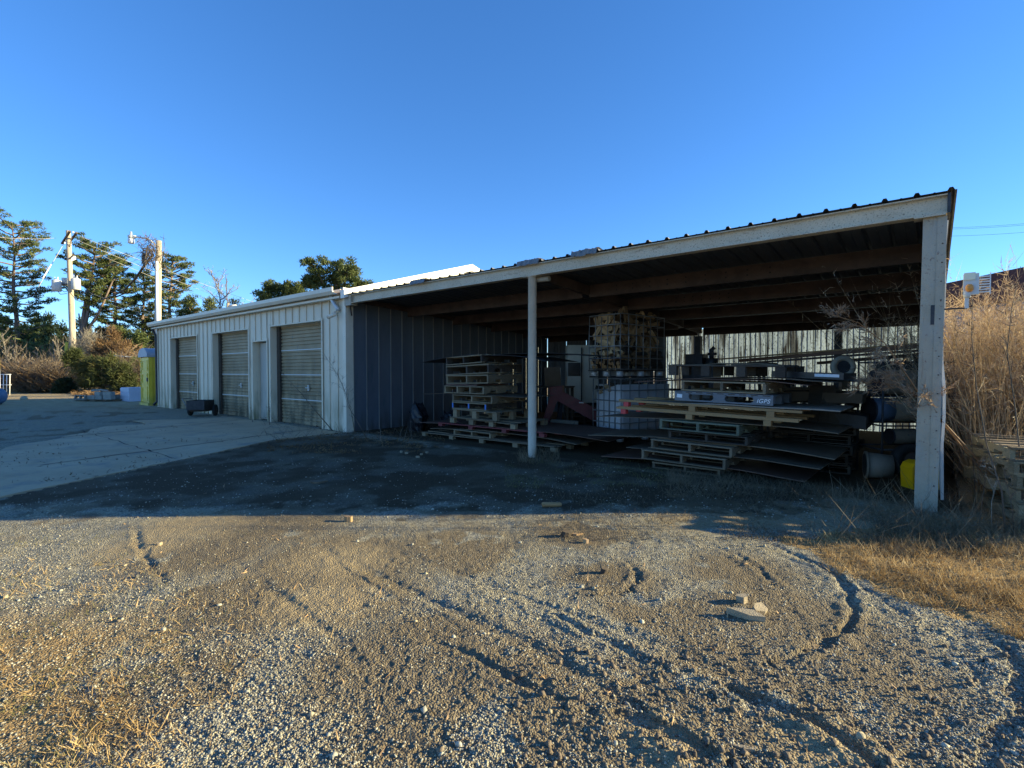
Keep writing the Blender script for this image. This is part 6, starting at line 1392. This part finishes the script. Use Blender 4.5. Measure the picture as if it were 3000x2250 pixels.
w2_ = G(790, 1246); weed('small scraggly weed between the narrow door and the third garage door', [w2_, PF(790, 1215, 16), PF(792, 1190, 16)], .010, 12, .4, twigmat, seed=11)
RW = [((2945, 1560), 5.1, [(2935, 1440), (2890, 1300), (2860, 1130), (2846, 980), (2850, 880)], 'dark bare stalk rising past the mossy pallets to the sky'), ((2995, 1555), 5.2, [(2995, 1400), (2975, 1200), (2950, 1030), (2965, 900), (2990, 780)], 'tall forked stalk at the right edge of the picture'),
      ((2870, 1530), 5.5, [(2880, 1450), (2890, 1380), (2862, 1350)], 'pale crooked stalk in front of the mossy pallets'), ((2905, 1545), 5.2, [(2905, 1470), (2925, 1400), (2895, 1340)], 'pale forked stalk standing before the mossy pallets'), ((2970, 1560), 5.0, [(2965, 1490), (2950, 1420), (2940, 1380)], 'short pale stalk right of the forked one'),
      ((2815, 1470), 6.6, [(2800, 1400), (2815, 1340), (2830, 1290)], 'dark bramble stem just right of the right column'), ((2795, 1465), 6.8, [(2820, 1400), (2845, 1370), (2868, 1345)], 'dark bramble stem leaning right beside the column'), ((2860, 1495), 6.0, [(2840, 1200), (2800, 1000), (2790, 900)], 'thin stalk just behind the lamp bracket')]
for q, (b0, f_, pts, lab) in enumerate(RW):
    gb_ = G(*b0); weed(lab, [gb_]+[PF(*p, f_+.05*i) for i, p in enumerate(pts)], .009 if q < 2 else .0045, [12, 16, 8, 9, 7, 14, 14, 8][q], [.3, .4, .25, .25, .2, .25, .25, .3][q], [twigmat, twigmat, twigmat, paletwig, twigmat, twigmat, twigmat, twigmat][q], seed=80+q, grp='bare stalks at the right edge')

# ================================================================== GROUND COVER
def on_ground(x, y): return height(x, y)[0]
def cover(name, mat, n, sampler, hlo, hhi, wid, flatness=.5, two=True, zoff=0):
    x, y = sampler(n); n = len(x); z = on_ground(x, y)+zoff; h = hlo+(hhi-hlo)*rg.random(n)
    a = rg.random(n)*6.283; fl = flatness*(.4+.9*rg.random(n)); B = np.stack([x, y, z-.004], 1)
    T = B+np.stack([np.cos(a)*h*fl, np.sin(a)*h*fl, h*np.sqrt(np.clip(1-fl**2, .02, 1))], 1)
    V_, F_ = blades(B, T, wid*(.6+.8*rg.random(n))) if two else tris(B, T, wid); o = fastobj(name, V_, F_, mat); o['kind'] = 'stuff'; return o
def px_of(x, y):
    f_ = -x*math.sin(YAW)+y*math.cos(YAW); r_ = x*math.cos(YAW)+y*math.sin(YAW); return 1500+F*r_/f_, 1088+F*1.6/f_, f_
def screen_sampler(x0, x1, y0, y1, dens=None, pw=1.0):
    def s(n):
        px_ = x0+(x1-x0)*rg.random(n*2); py_ = y0+(y1-y0)*rg.random(n*2)**pw
        f_ = 1488*1.6/(py_-1088); r_ = (px_-1500)/F*f_; x = r_*math.cos(YAW)-f_*math.sin(YAW); y = r_*math.sin(YAW)+f_*math.cos(YAW)
        if dens is not None: k = rg.random(n*2) < dens(x, y, px_, py_); x = x[k]; y = y[k]
        return x[:n], y[:n]
    return s
def dens_gr(x, y, px_, py_):
    m = masks(x, y)[1]*smooth(.30, .5, fbm(x*3+5, y*3, 3)); return np.clip(m, 0, 1)
cover('golden_grass_patch', drygrass, 15000, screen_sampler(2100, 3100, 1570, 1960, lambda x, y, a, b: inpoly(x+.35*(fbm(x*3, y*3, 3)-.5)*2, y+.3*(fbm(x*4+9, y*4, 3)-.5)*2, GRASS_R)*(.25+.75*smooth(.35, .55, fbm(x*5, y*5, 3)))), .04, .11, .0045, .9)
cover('straw_scraps', drygrass, 5200, screen_sampler(-60, 1000, 1640, 2290, lambda x, y, a, b: smooth(900, 60, a+(2250-b)*-.3)*smooth(.42, .62, fbm(x*3.5, y*3.5+7, 3))), .025, .085, .0035, .97)
cover('sparse_green_blades', greengrass, 2600, screen_sampler(-60, 1000, 1560, 2290, lambda x, y, a, b: smooth(900, 0, a+(2250-b)*-.2)*smooth(.46, .6, fbm(x*2.6+30, y*2.6+7, 3))), .015, .05, .003, .8)
cover('shaded_dry_grass', dullgrass, 17000, screen_sampler(1480, 3060, 1330, 1590, lambda x, y, a, b: smooth(1350, 1750, a)*smooth(.38, .52, fbm(x*2.2+3, y*2.2, 3))*(.3+.7*smooth(1700, 2700, a))*(y < 8.2)), .03, .10, .004, .9)
cover('weeds_at_the_pallets', dullgrass, 5200, screen_sampler(1960, 2560, 1380, 1460, lambda x, y, a, b: (.25+.75*smooth(.4, .6, fbm(x*4, y*4, 2)))*(y < 8.0)), .05, .20, .0035, .8)
cover('weeds_at_the_column', dullgrass, 4200, screen_sampler(2560, 3080, 1470, 1640), .05, .22, .0035, .96)
cover('pole_foot_grass', dullgrass, 700, screen_sampler(1520, 1640, 1316, 1360), .05, .2, .005, .6)
cover('mossy_grass', greengrass, 2200, screen_sampler(1480, 1960, 1330, 1430, lambda x, y, a, b: smooth(.45, .6, fbm(x*2.5+60, y*2.5, 3))), .02, .06, .004, .7)
cover('dry_stalk_litter', dullgrass, 420, screen_sampler(2440, 3060, 1440, 1600), .2, .65, .004, .985, zoff=.02)
cover('corner_twigs', twigmat, 300, screen_sampler(760, 1240, 1235, 1300), .2, .6, .008, .97, zoff=.01)
cover('dead_leaves', deadleaf, 2600, screen_sampler(780, 1300, 1250, 1330, lambda x, y, a, b: smooth(.4, .6, fbm(x*2, y*2, 3))), .02, .06, .02, .97)
cover('slab_litter', dullgrass, 1100, screen_sampler(-80, 900, 1215, 1500, lambda x, y, a, b: inpoly(x, y, SLAB)*smooth(.45, .7, fbm(x*1.3, y*1.3, 3))), .02, .07, .018, .985, two=False, zoff=.046)
cover('scattered_chips', split_wood, 260, screen_sampler(300, 2700, 1330, 2250), .02, .07, .010, .99, two=False, zoff=.004)
# crushed stones: jittered angular pebbles
def stones(name, n, sampler, smin, smax, mats, pw=2.2, minh=.35):
    x, y = sampler(n); n = len(x); z = on_ground(x, y); s = smin+(smax-smin)*rg.random(n)**pw
    cube = np.array([[-1, -1, -1], [1, -1, -1], [1, 1, -1], [-1, 1, -1], [-1, -1, 1], [1, -1, 1], [1, 1, 1], [-1, 1, 1]])*.5
    P = np.repeat(cube[None], n, 0)+rg.uniform(-.22, .22, (n, 8, 3)); P[:, 4:, :2] *= (.45+.4*rg.random((n, 1, 1)))
    P *= np.stack([np.ones(n), .55+.4*rg.random(n), minh+.45*rg.random(n)], 1)[:, None, :]*s[:, None, None]
    a = rg.random(n)*6.283; tl = rg.normal(size=n)*.35; c, s_ = np.cos(tl), np.sin(tl); X0 = P[..., 0]*c[:, None]+P[..., 2]*s_[:, None]; Z0 = -P[..., 0]*s_[:, None]+P[..., 2]*c[:, None]
    c, s_ = np.cos(a)[:, None], np.sin(a)[:, None]; Q = np.stack([X0*c-P[..., 1]*s_, X0*s_+P[..., 1]*c, Z0], -1)+np.stack([x, y, z+s*.10], -1)[:, None, :]
    q = np.array([[0, 3, 2, 1], [4, 5, 6, 7], [0, 1, 5, 4], [1, 2, 6, 5], [2, 3, 7, 6], [3, 0, 4, 7]])
    Fa = (np.arange(n)*8)[:, None, None]+q[None]; mi = np.repeat(rg.integers(0, len(mats), n), 6)
    o = fastobj(name, Q.reshape(-1, 3), Fa.reshape(-1, 4), mats, mi=mi); o['kind'] = 'stuff'; return o
def flatmat(n, c): return M(n, [tuple(v*.85 for v in c), tuple(min(.9, v*1.1) for v in c)], 30, .9, bump=.2, bscale=150, detail=1, spec=.25)
SM = [flatmat('stone_grey', (.33, .315, .26)), flatmat('stone_pale', (.47, .44, .345)), flatmat('stone_dark', (.12, .115, .10)), flatmat('stone_tan', (.40, .345, .23)), flatmat('stone_mid', (.40, .38, .30)), flatmat('stone_brown', (.24, .19, .13))]
def dst(x, y, px_, py_):
    d, g_, s_, p_ = masks(x, y); return np.clip((1-.85*d)*(1-.75*g_)*(1-.75*s_)*(1-.8*p_), .03, 1)*(~inpoly(x, y, SLAB))*(.35+.65*smooth(.3, .6, fbm(x*2.7, y*2.7, 3)))
stones('gravel', 80000, screen_sampler(-330, 3330, 1500, 2420, dst, .72), .004, .012, SM, pw=1.7)
stones('far_gravel', 7000, screen_sampler(-80, 3080, 1340, 1520, lambda x, y, a, b: dst(x, y, a, b)*(y < 7.6)), .008, .022, SM)
stones('coarse_gravel', 500, screen_sampler(-80, 3080, 1345, 2300, dst), .014, .034, SM, pw=3)
stones('soil_clods', 500, screen_sampler(1500, 3080, 1900, 2300), .012, .035, [M('soil_clod', [(.13, .10, .07), (.22, .17, .12)], 20, .95, bump=.5, bscale=90)], pw=2.5, minh=.6)
# single things on the gravel
def at(p, dz=0): g_ = G(*p); return (g_.x, g_.y, height1(g_.x, g_.y)+dz)
mb = MB().tube([(-.115, 0, .028), (-.10, 0, .03), (.10, .004, .03), (.12, .002, .027)], [.022, .030, .028, .018], 9); l_ = at((1616, 1487)); solo(mb, 'wood_offcut', orange_wood, 'smooth tan piece of wood lying in the shade before the carport', 'wood', l_, (0, 0, YAW+R(-2)))
def chip(label, p, sz, rz_, mat=split_wood, name='wood_chunk', tilt=0, grp='bits of wood on the gravel'):
    r_ = random.Random(int(p[0])); poly = []; k = 7
    for i in range(k): a = 2*math.pi*(i+.5*r_.random())/k; q = .62+.7*r_.random(); poly.append((sz[0]/2*q*math.cos(a), sz[1]/2*q*math.sin(a)))
    solo(MB().prism(poly, 0, sz[2]), name, mat, label, 'stone' if mat is sand_stone else 'wood', at(p, -.004), (tilt, tilt*.5, rz_), grp)
chip('small square sandstone block near the curved rut', (2172, 1765), (.09, .075, .05), YAW+.3, sand_stone, 'stone_block', grp='pale stones on the gravel')
chip('long pale slab of stone tilted in the gravel', (2190, 1808), (.21, .07, .045), YAW-.25, sand_stone, 'stone_slab', .12, 'pale stones on the gravel')
chip('broken rounded slab of stone lying against the long one', (2222, 1793), (.13, .10, .04), YAW+.3, sand_stone, 'stone_slab', .3, 'pale stones on the gravel')
chip('pale flat splinter in the rut at the bottom', (2175, 2192), (.085, .022, .02), YAW-.3, sand_stone, 'stone_slab', 0, 'pale stones on the gravel')
chip('reddish flat piece of wood on the sunlit gravel', (1690, 1567), (.14, .05, .02), YAW+.1, split_wood)
chip('dark curled bark left of the reddish piece', (1658, 1572), (.12, .07, .06), YAW+.6, log_bark, 'bark_piece', .3)
chip('little cube of wood beside the reddish piece', (1716, 1590), (.06, .05, .04), YAW, split_wood)
chip('upright dark bark in the middle of the small round rut', (1765, 1680), (.08, .06, .045), YAW+1, log_bark, 'bark_piece', .3)
chip('orange brown chunk in the sun left of the round pole', (1020, 1527), (.10, .07, .06), YAW, split_wood)
chip('flat pale chip lying in the shade left of centre', (930, 1416), (.26, .12, .03), YAW+.3, old_wood)
chip('small white stone at the left of the sunlit gravel', (466, 1598), (.05, .04, .03), YAW, sand_stone, 'stone_block', grp='pale stones on the gravel')
for q, p in enumerate(((1175, 1325), (1192, 1329), (1235, 1332), (1250, 1326), (1224, 1340))): chip(['leftmost white stone of the little cluster in the dark soil', 'second white stone of the cluster in the dark soil', 'middle white stone of the cluster in the dark soil', 'rightmost white stone of the cluster in the dark soil', 'lowest white stone of the cluster in the dark soil'][q], p, (.07, .05, .035), q, sand_stone, 'stone_block', grp='white stones in the dark soil')
